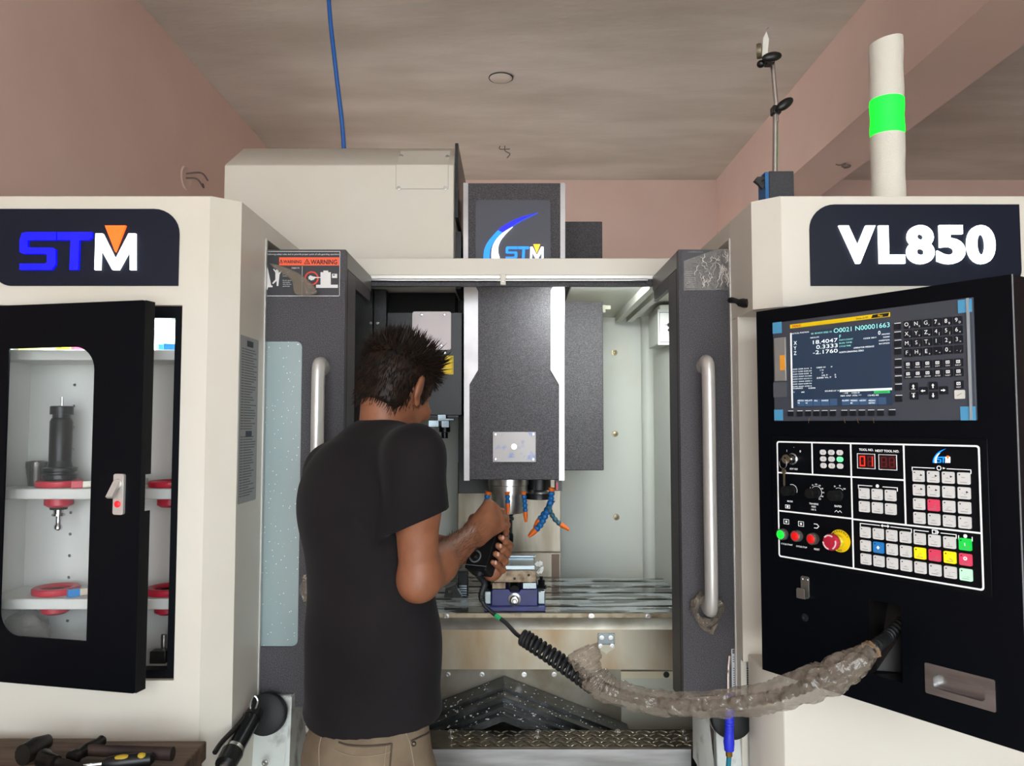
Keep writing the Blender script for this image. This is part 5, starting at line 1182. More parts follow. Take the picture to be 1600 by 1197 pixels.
# group brackets
g = G(FP)
def bracket(xa, ya, xb, yb, drop=8):
    a_, b_ = q(xa, ya), q(xb, yb); v_ = .5*(a_[1]+b_[1]); l_ = .0015; dr_ = .008; m_ = .5*(a_[0]+b_[0]); gp = .011
    g.box(a_[0], m_-gp, v_-l_, v_, DK, DK+.0004); g.box(m_+gp, b_[0], v_-l_, v_, DK, DK+.0004); g.box(a_[0], a_[0]+l_, v_-dr_, v_, DK, DK+.0004); g.box(b_[0]-l_, b_[0], v_-dr_, v_, DK, DK+.0004); return m_, v_
m_, v_ = bracket(1426, 729, 1519, 734); g.prism(circle(m_-.003, v_, .0045, 14), DK, DK+.0004, holes=[circle(m_-.003, v_, .003, 14)]); g.prism([(m_+.004, v_+.002), (m_+.004, v_-.002), (m_+.009, v_)], DK, DK+.0004)
g.build('group_mark', PRINT, kp); g = G(FP)
m_, v_ = bracket(1342, 757, 1404, 762); g.prism(circle(m_, v_, .0035, 10), DK, DK+.0004)
g.build('group_mark', PRINT, kp); g = G(FP)
m_, v_ = bracket(1345, 817, 1426, 826); g.box(m_-.005, m_+.005, v_-.0015, v_+.0005, DK, DK+.0004); g.prism([(m_-.005, v_+.003), (m_-.009, v_-.0005), (m_-.005, v_-.004)], DK, DK+.0004); g.prism([(m_+.005, v_+.003), (m_+.005, v_-.004), (m_+.009, v_-.0005)], DK, DK+.0004)
g.build('group_mark', PRINT, kp); g = G(FP)
m_, v_ = bracket(1429, 827, 1496, 835); g.prism([(m_-.005, v_-.004), (m_+.003, v_-.004), (m_+.003, v_+.004), (m_-.005, v_+.004)], DK, DK+.0004, holes=[[(m_-.0035, v_-.0025), (m_+.0015, v_-.0025), (m_+.0015, v_+.0025), (m_-.0035, v_+.0025)]]); g.prism([(m_+.004, v_-.005), (m_+.008, v_), (m_+.004, v_+.005)], DK, DK+.0004)
g.build('group_mark', PRINT, kp); g = G(FP)
m_, v_ = bracket(1498.5, 836, 1521, 839); g.prism(circle(m_, v_, .0035, 10), DK, DK+.0004)
g.build('group_mark', PRINT, kp)
# printed captions
g = G(FP)
def cap(s, px, py, h=.0035, al='c', bold=.015): u, v = q(px, py); g.text(s, u, v, h, DK+.0006, 0, al, None, bold)
cap('TOOL NO.', 1355, 704.5, .0045, bold=.03); cap('NEXT TOOL NO.', 1387.5, 706.5, .0045, bold=.03); cap('EDIT KEY', 1242, 734); cap('MODE', 1236, 784.5); cap('TRAVERSE', 1273, 788.5); cap('FEED', 1273, 793); cap('100 %', 1273, 797.5); cap('RAPID', 1311, 792.5, .0042)
cap('CYCLE START', 1231, 851.5, .0034); cap('CYCLE STOP', 1254, 855.5, .0034); cap('RESET', 1278, 859.5, .0036)
for s_, px, py in (('1', 1231, 706), ('0', 1252, 707), ('-', 1242, 700)): cap(s_, px, py, .005)
for k_, s_ in enumerate(('0', '50', '100', '120', '140', '150', '180', '200')):
    a_ = math.radians(150-30*k_); u, v = q(1277, 769); g.text(s_, u+.0165*math.cos(a_), v+.0165*math.sin(a_)-.001, .0028, DK+.0006, 0, 'c', bold=.02)
for k_, s_ in enumerate(('25', '50', '100')): 
    a_ = math.radians(120-40*k_); u, v = q(1312, 772); g.text(s_, u+.0175*math.cos(a_), v+.0165*math.sin(a_), .0028, DK+.0006, 0, 'c', bold=.02)
for cx_, cy_, a0, a1 in ((1239, 766, 110, -20), (1277, 769, 140, -60), (1312, 772, 120, 40)):
    u, v = q(cx_, cy_); n_ = 14; arc = [(u+.0125*math.cos(math.radians(lerp(a0, a1, i/n_))), v+.0125*math.sin(math.radians(lerp(a0, a1, i/n_)))) for i in range(n_+1)]+[(u+.0133*math.cos(math.radians(lerp(a0, a1, i/n_))), v+.0133*math.sin(math.radians(lerp(a0, a1, i/n_)))) for i in range(n_, -1, -1)]
    g.prism(arc, DK, DK+.0004)
def frameglyph(px, py, w_=.007, h_=.0055):
    u, v = q(px, py); g.prism([(u-w_, v-h_), (u+w_, v-h_), (u+w_, v+h_), (u-w_, v+h_)], DK, DK+.0004, holes=[[(u-w_+.001, v-h_+.001), (u+w_-.001, v-h_+.001), (u+w_-.001, v+h_-.001), (u-w_+.001, v+h_-.001)]])
    g.prism(circle(u, v, .0026, 10), DK, DK+.0004)
frameglyph(1230, 815); frameglyph(1253, 818.5); frameglyph(1232, 791.5, .006, .004)
u, v = q(1277, 822); g.prism([(u-.006, v+.005), (u+.002, v+.005), (u+.007, v), (u+.002, v-.005), (u-.006, v-.005), (u-.006, v-.0035), (u+.001, v-.0035), (u+.005, v), (u+.001, v+.0035), (u-.006, v+.0035)], DK, DK+.0004)
u, v = q(1311, 799.5)
for i_ in range(4): g.prism([(u-.008+.004*i_, v-.002*(-1)**i_), (u-.004+.004*i_, v+.002*(-1)**i_), (u-.004+.004*i_, v+.002*(-1)**i_+.0012), (u-.008+.004*i_, v-.002*(-1)**i_+.0012)], DK, DK+.0004)
g.build('captions', PRINT, kp, smooth=0)
# tool number displays
for (x0_, y0_, x1_, y1_, digits, mt_) in ((1342, 731, 1368, 710, '01', SEGRED), (1375.5, 733, 1402, 711.5, '88', SEGDIM)):
    a, b = q(x0_, y0_), q(x1_, y1_); g_ = G(FP); g_.box(a[0], b[0], a[1], b[1], DK, DK+.0006, 0); e_ = .0009
    g_.prism([(a[0]-e_, a[1]-e_), (b[0]+e_, a[1]-e_), (b[0]+e_, b[1]+e_), (a[0]-e_, b[1]+e_)], DK, DK+.0012, holes=[[(a[0], a[1]), (b[0], a[1]), (b[0], b[1]), (a[0], b[1])]], mi=2)
    H_ = (b[1]-a[1])*.7; W_ = (b[0]-a[0])*.3
    seg = {'0': 'abcdef', '1': 'bc', '8': 'abcdefg'}
    for i_, ch_ in enumerate(digits):
        cx_ = lerp(a[0], b[0], .28+.46*i_); cy_ = .5*(a[1]+b[1]); l_ = .0016
        S_ = {'a': (-W_/2, W_/2, H_/2-l_, H_/2), 'd': (-W_/2, W_/2, -H_/2, -H_/2+l_), 'g': (-W_/2, W_/2, -l_/2, l_/2), 'f': (-W_/2, -W_/2+l_, 0, H_/2), 'b': (W_/2-l_, W_/2, 0, H_/2), 'e': (-W_/2, -W_/2+l_, -H_/2, 0), 'c': (W_/2-l_, W_/2, -H_/2, 0)}
        for k_, r_ in S_.items():
            on = k_ in seg[ch_]; g_.box(cx_+r_[0], cx_+r_[1], cy_+r_[2], cy_+r_[3], DK+.0006, DK+.001, 1 if on else 3)
    g_.build('number_display', [SEGBACK, mt_, PRINT, SEGDIM], kp, smooth=0)
# lit swoosh logo
bl, wh = crescent(.036, .046, 1459, 701)
lg = G(FP).prism(PP(FP, bl), DK, DK+.001).build('logo_swoosh', LETSKY, kp); G(FP).prism(PP(FP, wh), DK, DK+.0012).build('logo_swoosh', LETWHITE, kp)
for nm_, pts, m_ in stm(1466, 712, 1486, 723, None, LETSKY, LETWHITE, LETORANGE): G(FP).prism(PP(FP, pts), DK, DK+.0014).build('logo_letter', m_, kp)
# key switch with keys
c = q(1241, 717)
G(FP).lathe(*c, [(.013, 0), (.013, .004), (.0105, .006), (.0095, .014), (.007, .014), (.007, .011)], 24, d=DK).build('key_switch', CHROME, kp)
g_ = G(FP); g_.prism(circle(c[0]-.001, c[1], .010, 16), DK+.024, DK+.0265, holes=[circle(c[0]-.004, c[1]+.002, .003, 8)]); g_.box(c[0]-.003, c[0]+.003, c[1]-.002, c[1]+.002, DK+.010, DK+.0245)
g_.build('key', mat('key_nickel', 'b5a890', .3, .9), kp)
G(FP).tube([(c[0]-.008+.011*math.cos(a_), c[1]-.010+.011*math.sin(a_), DK+.026+.002*math.cos(a_)) for a_ in [2*math.pi*k_/20 for k_ in range(20)]], .0008, 6, closed=True).build('key_ring', CHROME, kp)
g_ = G(FP); u, v = c[0]-.007, c[1]-.027; g_.prism(circle(u, v, .0055, 14), DK+.024, DK+.026, holes=[circle(u, v+.003, .0015, 8)]); g_.prism([(u-.002, v-.004), (u+.002, v-.004), (u+.0025, v-.03), (u, v-.033), (u-.0015, v-.03)], DK+.024, DK+.026); g_.build('spare_key', mat('key_nickel', 'b5a890', .3, .9), kp)
# rotary knobs
for px, py in ((1238.5, 766.4), (1276.5, 770), (1312, 773.8)):
    u, v = q(px, py); G(FP).lathe(u, v, [(.0115, 0), (.0115, .003), (.009, .004), (.0085, .012), (.0105, .013), (.0105, .026), (.0095, .028), (.0001, .028)], 24, d=DK).build('rotary_knob', KNOB, kp)
# push buttons
for px, py, m_ in ((1226, 834.5, LEDGREEN), (1248.5, 837, LEDRED), (1273.5, 841.5, LEDRED)):
    u, v = q(px, py); b_ = G(FP).lathe(u, v, [(.0125, 0), (.0125, .010), (.0112, .012), (.0095, .012), (.0095, .009)], 28, d=DK).build('push_button', mat('button_ring', '8f8781', .35, .7), kp)
    G(FP).lathe(u, v, [(.0095, .004), (.0095, .0125), (.0075, .0138), (.0001, .0142)], 24, d=DK).build('lamp_lens', m_, kp)
c = q(1314, 845)
g_ = G(FP); g_.prism(circle(*c, .0235, 36), DK, DK+.0015, mi=0)
for i_, ch_ in enumerate('EMERGENCY'):
    a_ = math.radians(150-15*i_); R_ = Matrix.Rotation(a_-math.pi/2, 4, 'Z'); gg = G(FP @ Matrix.Translation((c[0]+.0195*math.cos(a_), c[1]+.0195*math.sin(a_), 0)) @ R_); gg.text(ch_, 0, -.001, .0036, DK+.0019, 1, 'c', None, .02); g_.v += gg.v; b_ = len(g_.v)-len(gg.v); g_.f += [tuple(i+b_ for i in f) for f in gg.f]; g_.m += gg.m
g_.text('EXIT', c[0], c[1]-.0215, .0036, DK+.0019, 1, 'c', None, .02)
g_.build('emergency_plate', [YELLOW, PRINTBLACK], kp, smooth=0)
G(FP).lathe(*c, [(.013, .001), (.013, .012), (.011, .014), (.011, .022)], 24, d=DK).build('emergency_collar', mat('collar_yellow', 'd8c020', .4), kp)
es = G(FP).lathe(*c, [(.012, .018), (.0165, .024), (.0172, .028), (.0172, .034), (.0155, .037), (.006, .0385), (.0001, .0385)], 30, d=DK).build('emergency_stop', ESTOP, kp)
g_ = G(FP)
for a0 in (60, 180, 300):
    g_.prism([(c[0]+.0155*math.cos(math.radians(a0+80*i/8)), c[1]+.0155*math.sin(math.radians(a0+80*i/8))) for i in range(9)]+[(c[0]+.0128*math.cos(math.radians(a0+80*i/8)), c[1]+.0128*math.sin(math.radians(a0+80*i/8))) for i in range(8, -1, -1)], DK+.0372, DK+.0385)
g_.build('turn_arrows', mat('arrow_white', 'e8d0d4', .5), kp)

# ------------------------------------------------------------------ signal tower, dial stand, hanging hose
YSG = 2.02; zt_ = W(1385, 64, YSG).z; sx = W(1385, 200, YSG).x
st_ = thing('signal_tower', 'foam wrapped signal tower with glowing green band on right block', 'signal lamp', (sx, YSG, ZT+.0005))
zg = [W(1385, y_, YSG).z for y_ in (293, 213, 157, 66)]
def sleeve(z0, z1, n=10, top=False, r=.0425):
    pts = [(sx+.004*math.sin(3*z), YSG, z) for z in [lerp(z0, z1, i/n) for i in range(n+1)]]
    return G().tube(pts, [r*(1.0+.02*math.sin(i*.9)) for i in range(n+1)], 28, fn=lambda i, k: 1+.012*noise.noise((i*.5, k*.4, z0)))
sleeve(ZT+.0005, zg[1]).build('foam_sleeve', FOAM, st_, smooth=50)
sleeve(zg[1], zg[2]).build('green_lamp', FOAMLIT, st_, smooth=50)
o = sleeve(zg[2], zg[3]); 
for i, p in enumerate(o.v):
    if p.z > zg[3]-.001: o.v[i] = p+V(0, 0, .008*(p.x-sx)/.04)
o.build('foam_sleeve', FOAM, st_, smooth=50)
YD = 2.0; ds = thing('dial_stand', 'magnetic dial stand with black clamps on the right block', 'dial stand', (W(1212, 290, YD).x, YD, ZT+.0005))
a = W(1195, 290, YD); b = W(1236, 271, YD)
a.x = W(1198, 290, YD).x
G().box(a.x, b.x, YD-.02, YD+.04, ZT+.0005, b.z).build('magnet_base', mat('base_crackle', '2b2c30', .6, col2='35363a', scale=200), ds, bevel=.002)
G().box(a.x-.010, a.x-.0005, YD-.018, YD+.038, ZT+.0005, b.z-.002).build('base_side', mat('base_blue', '1d5f96', .5), ds)
c = W(1186, 288, YD); G().tube([V(a.x-.010, YD, c.z), V(c.x+.006, YD-.01, c.z)], .006, 10).build('switch_hub', PLASTIC, ds)
G(frame(V(c.x, YD-.012, c.z), (.85, 0, -.5), (.5, 0, .85))).prism([(-.018, -.006), (-.004, -.008), (.012, -.014), (.014, -.004), (0, .004), (.006, .016), (-.004, .016), (-.016, .008)], -.006, .006).build('switch_lever', PLASTIC, ds, bevel=.001)
r0_, r1_, r2_ = W(1211, 272, YD+.01), W(1213, 170, YD+.01), W(1207, 100, YD+.01)
r0_.z = b.z
G().tube([r0_, W(1211.5, 172, YD+.01)], .007, 12).build('rod', STEEL, ds)
G().tube([W(1213.5, 172, YD+.01), r2_], .0062, 12).build('upper_rod', STEEL, ds)
for (px, py, tilt, px2, py2) in ((1213, 172, 35, 1226, 163), (1203, 95, 10, 1206, 89)):
    p = W(px, py, YD+.005); G().box(p.x-.012, p.x+.010, p.y-.012, p.y+.016, p.z-.012, p.z+.010).build('clamp', PLASTIC, ds, bevel=.003)
    p2 = W(px2, py2, YD-.018); Mx = Matrix.Translation(p2) @ Matrix.Rotation(math.radians(-tilt), 4, 'Y')
    G(Mx).ellip((0, 0, 0), (.027, .012, .013)).build('thumb_knob', PLASTIC, ds)
p = W(1189, 100, YD); G().ellip(p, (.011, .011, .010)).build('ball_joint', PLASTIC, ds)
p = W(1186, 80, YD-.01); G(Matrix.Translation(p) @ Matrix.Rotation(math.radians(70), 4, 'Z') @ Matrix.Rotation(math.pi/2, 4, 'X')).lathe(0, 0, [(.019, -.006), (.020, .0), (.019, .006), (.016, .007), (.0001, .005)], 24).build('clamp_disc', mat('disc_bronze', '6f6450', .4, .4), ds)
Ms = front(YD-.01)
G(Ms).prism(PP(Ms, [(1190, 92), (1198, 93), (1201, 62), (1197, 50), (1192, 60)]), -.003, .003).build('dial_plate', mat('dial_white', 'cfcdc4', .5), ds)
G().tube(spline([W(1197, 51, YD-.01), W(1198, 46, YD-.01), W(1201, 43, YD-.01)], 4), .001, 5).build('feeler', STEEL, ds)
G().tube([W(1214.5, 172, YD+.006), W(1215, 190, YD+.006)], .003, 8).build('fine_screw', STEEL, ds)
ha, hb = W(539, 233, 2.98), W(526, 120, 2.93); hc = onz(505, -60, ZC-.002)
hs_ = [V(ha.x, ha.y, z2+.004)]+[ha.lerp(hb, .3), hb, W(517, 40, 2.9)]; e_ = W(512, -25, 2.88); e_.z = ZC-.001; hs_.append(e_)
single(G().tube(spline(hs_, 8), .0085, 10), 'air_hose', BLUEHOSE, 'blue air hose hanging from the ceiling behind tool changer housing', 'hose', hs_[0])

# ------------------------------------------------------------------ hand-wheel pendant, cord and wrapped hose
mB, mT = W(745, 893, 1.905), W(775, 795, 1.985)
ax = (mT-mB).normalized(); FM = frame(mB, V(.82, -.45, 0), ax)     # u = width, v = length, n = toward the worker
LM = (mT-mB).length
mp = thing('handwheel_pendant', 'black handheld jog wheel pendant held in both hands', 'remote', mB)
wM = .030; hM = .030
G(FM).prism(rrect(-wM, 0, wM, LM, (.006, .006, .012, .012), 4), -hM, .012).build('case', PLASTIC, mp, bevel=.003)
G(FM).box(-wM+.001, wM-.001, .010, .0112, .0121, .0126).build('case_seam', mat('seam_grey', '77787c', .4), mp)
g = G(FM); g.lathe(-.008, .033, [(.016, .0125), (.016, .015), (.0135, .0152), (.0135, .0125)], 24); g.build('selector_ring', mat('ring_grey', '8b8d90', .4, .5), mp)
g = G(FM); g.lathe(-.008, .033, [(.0115, .0125), (.0105, .024), (.009, .026), (.0001, .026)], 20); g.box(-.0105, -.0055, .022, .044, .024, .029); g.build('selector_knob', PLASTIC, mp)
g = G(FM); g.lathe(0, LM*.72, [(.030, .0125), (.030, .022), (.027, .025), (.0001, .025)], 32); g.build('jog_wheel', PLASTIC, mp)
cb = FM @ V(.004, 0, -.008)
G().tube([cb+ax*.004, cb-ax*.010], [.011, .010], 14).build('cable_gland', RUBBER, mp)
cpts = [cb-ax*.008, W(757, 912, 1.89), W(752, 930, 1.885), W(757, 945, 1.88), W(770, 958, 1.87), W(790, 973, 1.85), W(806, 990, 1.83), W(818, 998, 1.815)]
sp = spline(cpts, 8)
cord = thing('coiled_cord', 'black coiled cord running from handheld pendant to the wrapped hose', 'cord', W(818, 998, 1.815))
G().tube(sp[:22], [.0075*(1.08 if i % 2 else .92) for i in range(22)], 10).build('strain_relief', RUBBER, cord)
G().tube(sp[20:], .0052, 8).build('lead', RUBBER, cord)
i0 = 34; G().tube(sp[i0:i0+4], .0056, 8).build('green_sleeve', mat('sleeve_green', '18a060', .45), cord)
ca, cbb, cc_ = W(818, 996, 1.815), W(872, 1032, 1.765), W(928, 1072, 1.71)
axis = spline([ca, cbb, cc_], 60); turns = 17; hel = []
N_ = len(axis)-1
for i in range(turns*14+1):
    s_ = i/(turns*14); k_ = s_*N_; i_ = min(int(k_), N_-1); p = axis[i_].lerp(axis[i_+1], k_-i_); tdir = (axis[i_+1]-axis[i_]).normalized()
    n1 = V(0, 0, 1); n1 = (n1-tdir*n1.dot(tdir)).normalized(); n2 = tdir.cross(n1); a_ = 2*math.pi*turns*s_
    hel.append(p+n1*.0165*math.cos(a_)+n2*.0165*math.sin(a_))
G().tube(hel, .0043, 8).build('coil', RUBBER, cord)
# wrapped hose
rcen = FP @ V(lerp(ru0, ru1, .62), lerp(rv0, rv1, .72), -.05)
hp_ = [rcen, FP @ V(lerp(ru0, ru1, .55), lerp(rv0, rv1, .55), .0), W(1368, 1010, 1.47), W(1330, 1040, 1.46), W(1270, 1068, 1.49), W(1200, 1090, 1.54), W(1110, 1101, 1.59), W(1030, 1098, 1.635), W(965, 1083, 1.665), W(935, 1066, 1.68), W(920, 1040, 1.69), W(908, 1012, 1.70)]
wr = thing('wrapped_hose', 'flexible cable hose wrapped in dusty plastic film hanging across', 'hose', hp_[6])
s1_ = spline(hp_, 24)
G().tube(s1_[:24*9], [.0115*(1.1 if (i//2) % 2 else .93) for i in range(24*9)], 12).build('conduit', RUBBER, wr, smooth=30)
s2_ = spline(hp_[2:], 22); n_ = len(s2_)
def rad(i):
    t_ = i/(n_-1); base_ = .031
    px = lerp(0, 1, t_)
    r_ = .012+.016*min(1, t_*7)+.004*math.sin(9*t_)
    if .62 < t_ < .72: r_ *= .95
    if t_ > .83: r_ *= lerp(1, 1.12, (t_-.83)/.17)
    if abs(t_-.86) < .03: r_ *= .78
    return r_*(1 if t_ < .985 else .55)
G().tube(s2_, [rad(i) for i in range(n_)], 22, fn=lambda i, k: 1+.22*noise.noise((i*.16, 2.2*math.cos(k/22*6.283), 2.2*math.sin(k/22*6.283)))+.09*noise.noise((i*.7, 5*math.cos(k/22*6.283), 5*math.sin(k/22*6.283)))).build('plastic_sleeve', FILM, wr, smooth=18)
tp = s2_[2:9]; G().tube(tp, [.014, .017, .015, .018, .015, .017, .014], 9, fn=lambda i, k: 1+.35*noise.noise((i*.9, k*.9, 4))).build('tape_tie', TAN, wr, smooth=20)
# air gun hanging at the right door foot
p0, p1, p2, p3 = W(1141, 1085, 1.985), W(1140, 1115, 1.985), W(1139, 1160, 1.985), W(1138, 1176, 1.985)
ag = thing('air_gun', 'blue air blow gun hanging beside the wrapped hose', 'air gun', p2)
G().tube([p0, p1, p1.lerp(p2, .3), p1.lerp(p2, .6), p2, p2+V(0, 0, -.02)], [.010, .012, .010, .011, .014, .012], 14).build('grip', AIRBLUE, ag)
for k_ in range(6): 
    c_ = p1.lerp(p2, .25+.1*k_); G().tube([c_+V(0, 0, .003), c_-V(0, 0, .003)], .0118, 14).build('grip_rib', AIRBLUE, ag)
G().tube([p2-V(0, 0, .018), p2-V(0, 0, .034)], [.009, .0085], 8).build('brass_fitting', BRASS, ag)
G().tube(spline([p2-V(0, 0, .03), p2-V(.003, 0, .12), p2-V(-.01, -.01, .4), p2-V(.05, .0, .75)], 6), .0065, 10).build('air_tube', TEAL, ag)
G().tube(spline([W(1138, 1082, 1.985), W(1138, 1050, 1.99), W(1140, 1025, 2.0)], 4), .004, 8).build('nozzle', CHROME, ag)

# ------------------------------------------------------------------ bench with hand tools, grease gun
zbn = W(200, 1153, 1.80).z
be = thing('work_bench', 'rough wooden bench in the near left corner', 'bench', (-1.0, 1.6, 0))
for k_, (x0_, x1_, y0_, y1_, dz) in enumerate(((-1.45, W(186, 0, 1.8).x, 1.655, 1.80, .0), (W(186, 0, 1.8).x+.004, W(349, 0, 1.8).x, 1.655, 1.795, -.004), (-1.45, W(345, 0, 1.6).x-.03, 1.50, 1.652, -.003), (-1.45, -.64, 1.345, 1.497, 0), (-1.45, -.63, 1.19, 1.342, -.002))):
    G().box(x0_, x1_, y0_, y1_, zbn-.042+dz, zbn+dz).build('plank', WOOD, be, bevel=.004)
G().box(-1.40, -.70, 1.22, 1.78, zbn-.13, zbn-.047).build('apron_frame', WOOD, be, bevel=.003)
for x_ in (-1.36, -.74):
    for y_ in (1.26, 1.74): G().box(x_-.035, x_+.035, y_-.035, y_+.035, 0, zbn-.047).build('leg', WOOD, be, bevel=.003)
def at_bench(px, py, h=0.): return onz(px, py, zbn+h)
def hammer(name, lab, hd0, hd1, h0, h1, hr=.016, hm=IRON):
    t = thing(name, lab, 'hammer', V(hd0.x, hd0.y, zbn)); a_, b_ = hd0, hd1; m_ = a_.lerp(b_, .5)
    G().tube([a_, a_.lerp(b_, .12), a_.lerp(b_, .2), a_.lerp(b_, .42), a_.lerp(b_, .58), a_.lerp(b_, .8), a_.lerp(b_, .92), b_], [.015, .0155, .011, .0135, .0135, .010, .012, .006], 14).build('head', hm, t)
    G().tube(spline([h0, h0.lerp(h1, .35), h0.lerp(h1, .75), h1], 5), [lerp(.012, .015, i/15) for i in range(16)], 12, flat=.8).build('handle', mat('dark_handle', '3a2a24', .5, col2='241c1a', scale=20), t); 
    return t
ph = .017
a_, b_ = at_bench(112, 1185, ph), at_bench(163, 1155, ph+.004)
t = hammer('hand_hammer', 'iron hammer with dark worn handle lying on bench', a_, b_, a_.lerp(b_, .42), at_bench(270, 1178, ph))
a_, b_ = at_bench(35, 1180, ph+.004), at_bench(75, 1158, ph+.002)
t = thing('pipe_wrench', 'black iron wrench with wide jaw lying at left of bench', 'wrench', V(a_.x, a_.y, zbn))
G().tube([a_, a_.lerp(b_, .5), b_], [.022, .023, .015], 14, flat=.8).build('jaw', IRON, t)
c_ = at_bench(68, 1187, .016); G().tube([c_+V(-.01, .02, 0), c_, c_+V(.035, -.015, 0)], [.015, .018, .014], 12).build('collar', IRON, t)
G().tube(spline([c_+V(.02, -.01, 0), at_bench(110, 1196, .012), at_bench(150, 1215, .012)], 5), .011, 10, flat=.7).build('shank', IRON, t)
t = thing('screwdriver', 'black and yellow handled screwdriver lying in front of hammer', 'screwdriver', at_bench(190, 1190))
a_, b_ = at_bench(168, 1193, .016), at_bench(236, 1186, .016); dd = (b_-a_)
G().tube([a_-dd*.12, a_, a_.lerp(b_, .3), a_.lerp(b_, .7), b_, b_+dd*.08], [.008, .013, .0155, .0145, .013, .006], 14).build('grip', PLASTIC, t)
for s_ in (.35, .8): G().ellip(a_.lerp(b_, s_)+V(0, -.004, .0085), (.018 if s_ < .5 else .010, .008, .0078), R=Matrix.Rotation(math.atan2(dd.y, dd.x), 3, 'Z')).build('grip_inlay', mat('grip_yellow', 'b89a20', .5), t)
G().tube([a_-dd*.1, a_-dd*.55], .0035, 8).build('shaft', STEEL, t)
# grease gun leaning at the machine corner
g0, g1 = W(352, 1196, 1.80), W(399, 1112, 1.975)
gg_ = thing('grease_gun', 'black lever grease gun leaning against the left machine corner', 'grease gun', g0)
dv = (g1-g0); 
G().tube([g0-dv*.35, g0+dv*.02], [.012, .012], 12).build('follower_rod', STEEL, gg_)
G().tube([g0+dv*.0, g0+dv*.22], [.024, .025], 18).build('end_cap', PLASTIC, gg_)
G().tube([g0+dv*.22, g0+dv*.27], .0255, 18).build('collar', STEEL, gg_)
G().tube([g0+dv*.27, g0+dv*.86], .0215, 18).build('barrel', TOOLBLACK, gg_)
G().tube([g0+dv*.84, g0+dv*1.0], [.023, .020], 14).build('pump_head', IRON, gg_)
side_ = V(-.028, -.045, .03)
G().tube(spline([g0+dv*.95+V(-.01, 0, .01), g0+dv*.7+side_*.45, g0+dv*.35+side_*.75, g0+dv*.15+side_*.8], 5), .006, 10).build('lever', IRON, gg_)
G().tube(spline([g1+V(.0, -.02, .0), g1+V(.012, -.02, .03), g1+V(.004, -.02, .045), g1+V(-.006, -.02, .03), g1+V(-.004, -.02, .005)], 5), .0025, 8).build('shackle', CHROME, gg_)
G().tube(spline([g1+V(.0, -.022, -.005), g1+V(.014, -.022, .004), g1+V(.010, -.022, -.02), g1+V(-.006, -.022, -.026)], 5), .003, 8).build('latch_hook', CHROME, gg_)

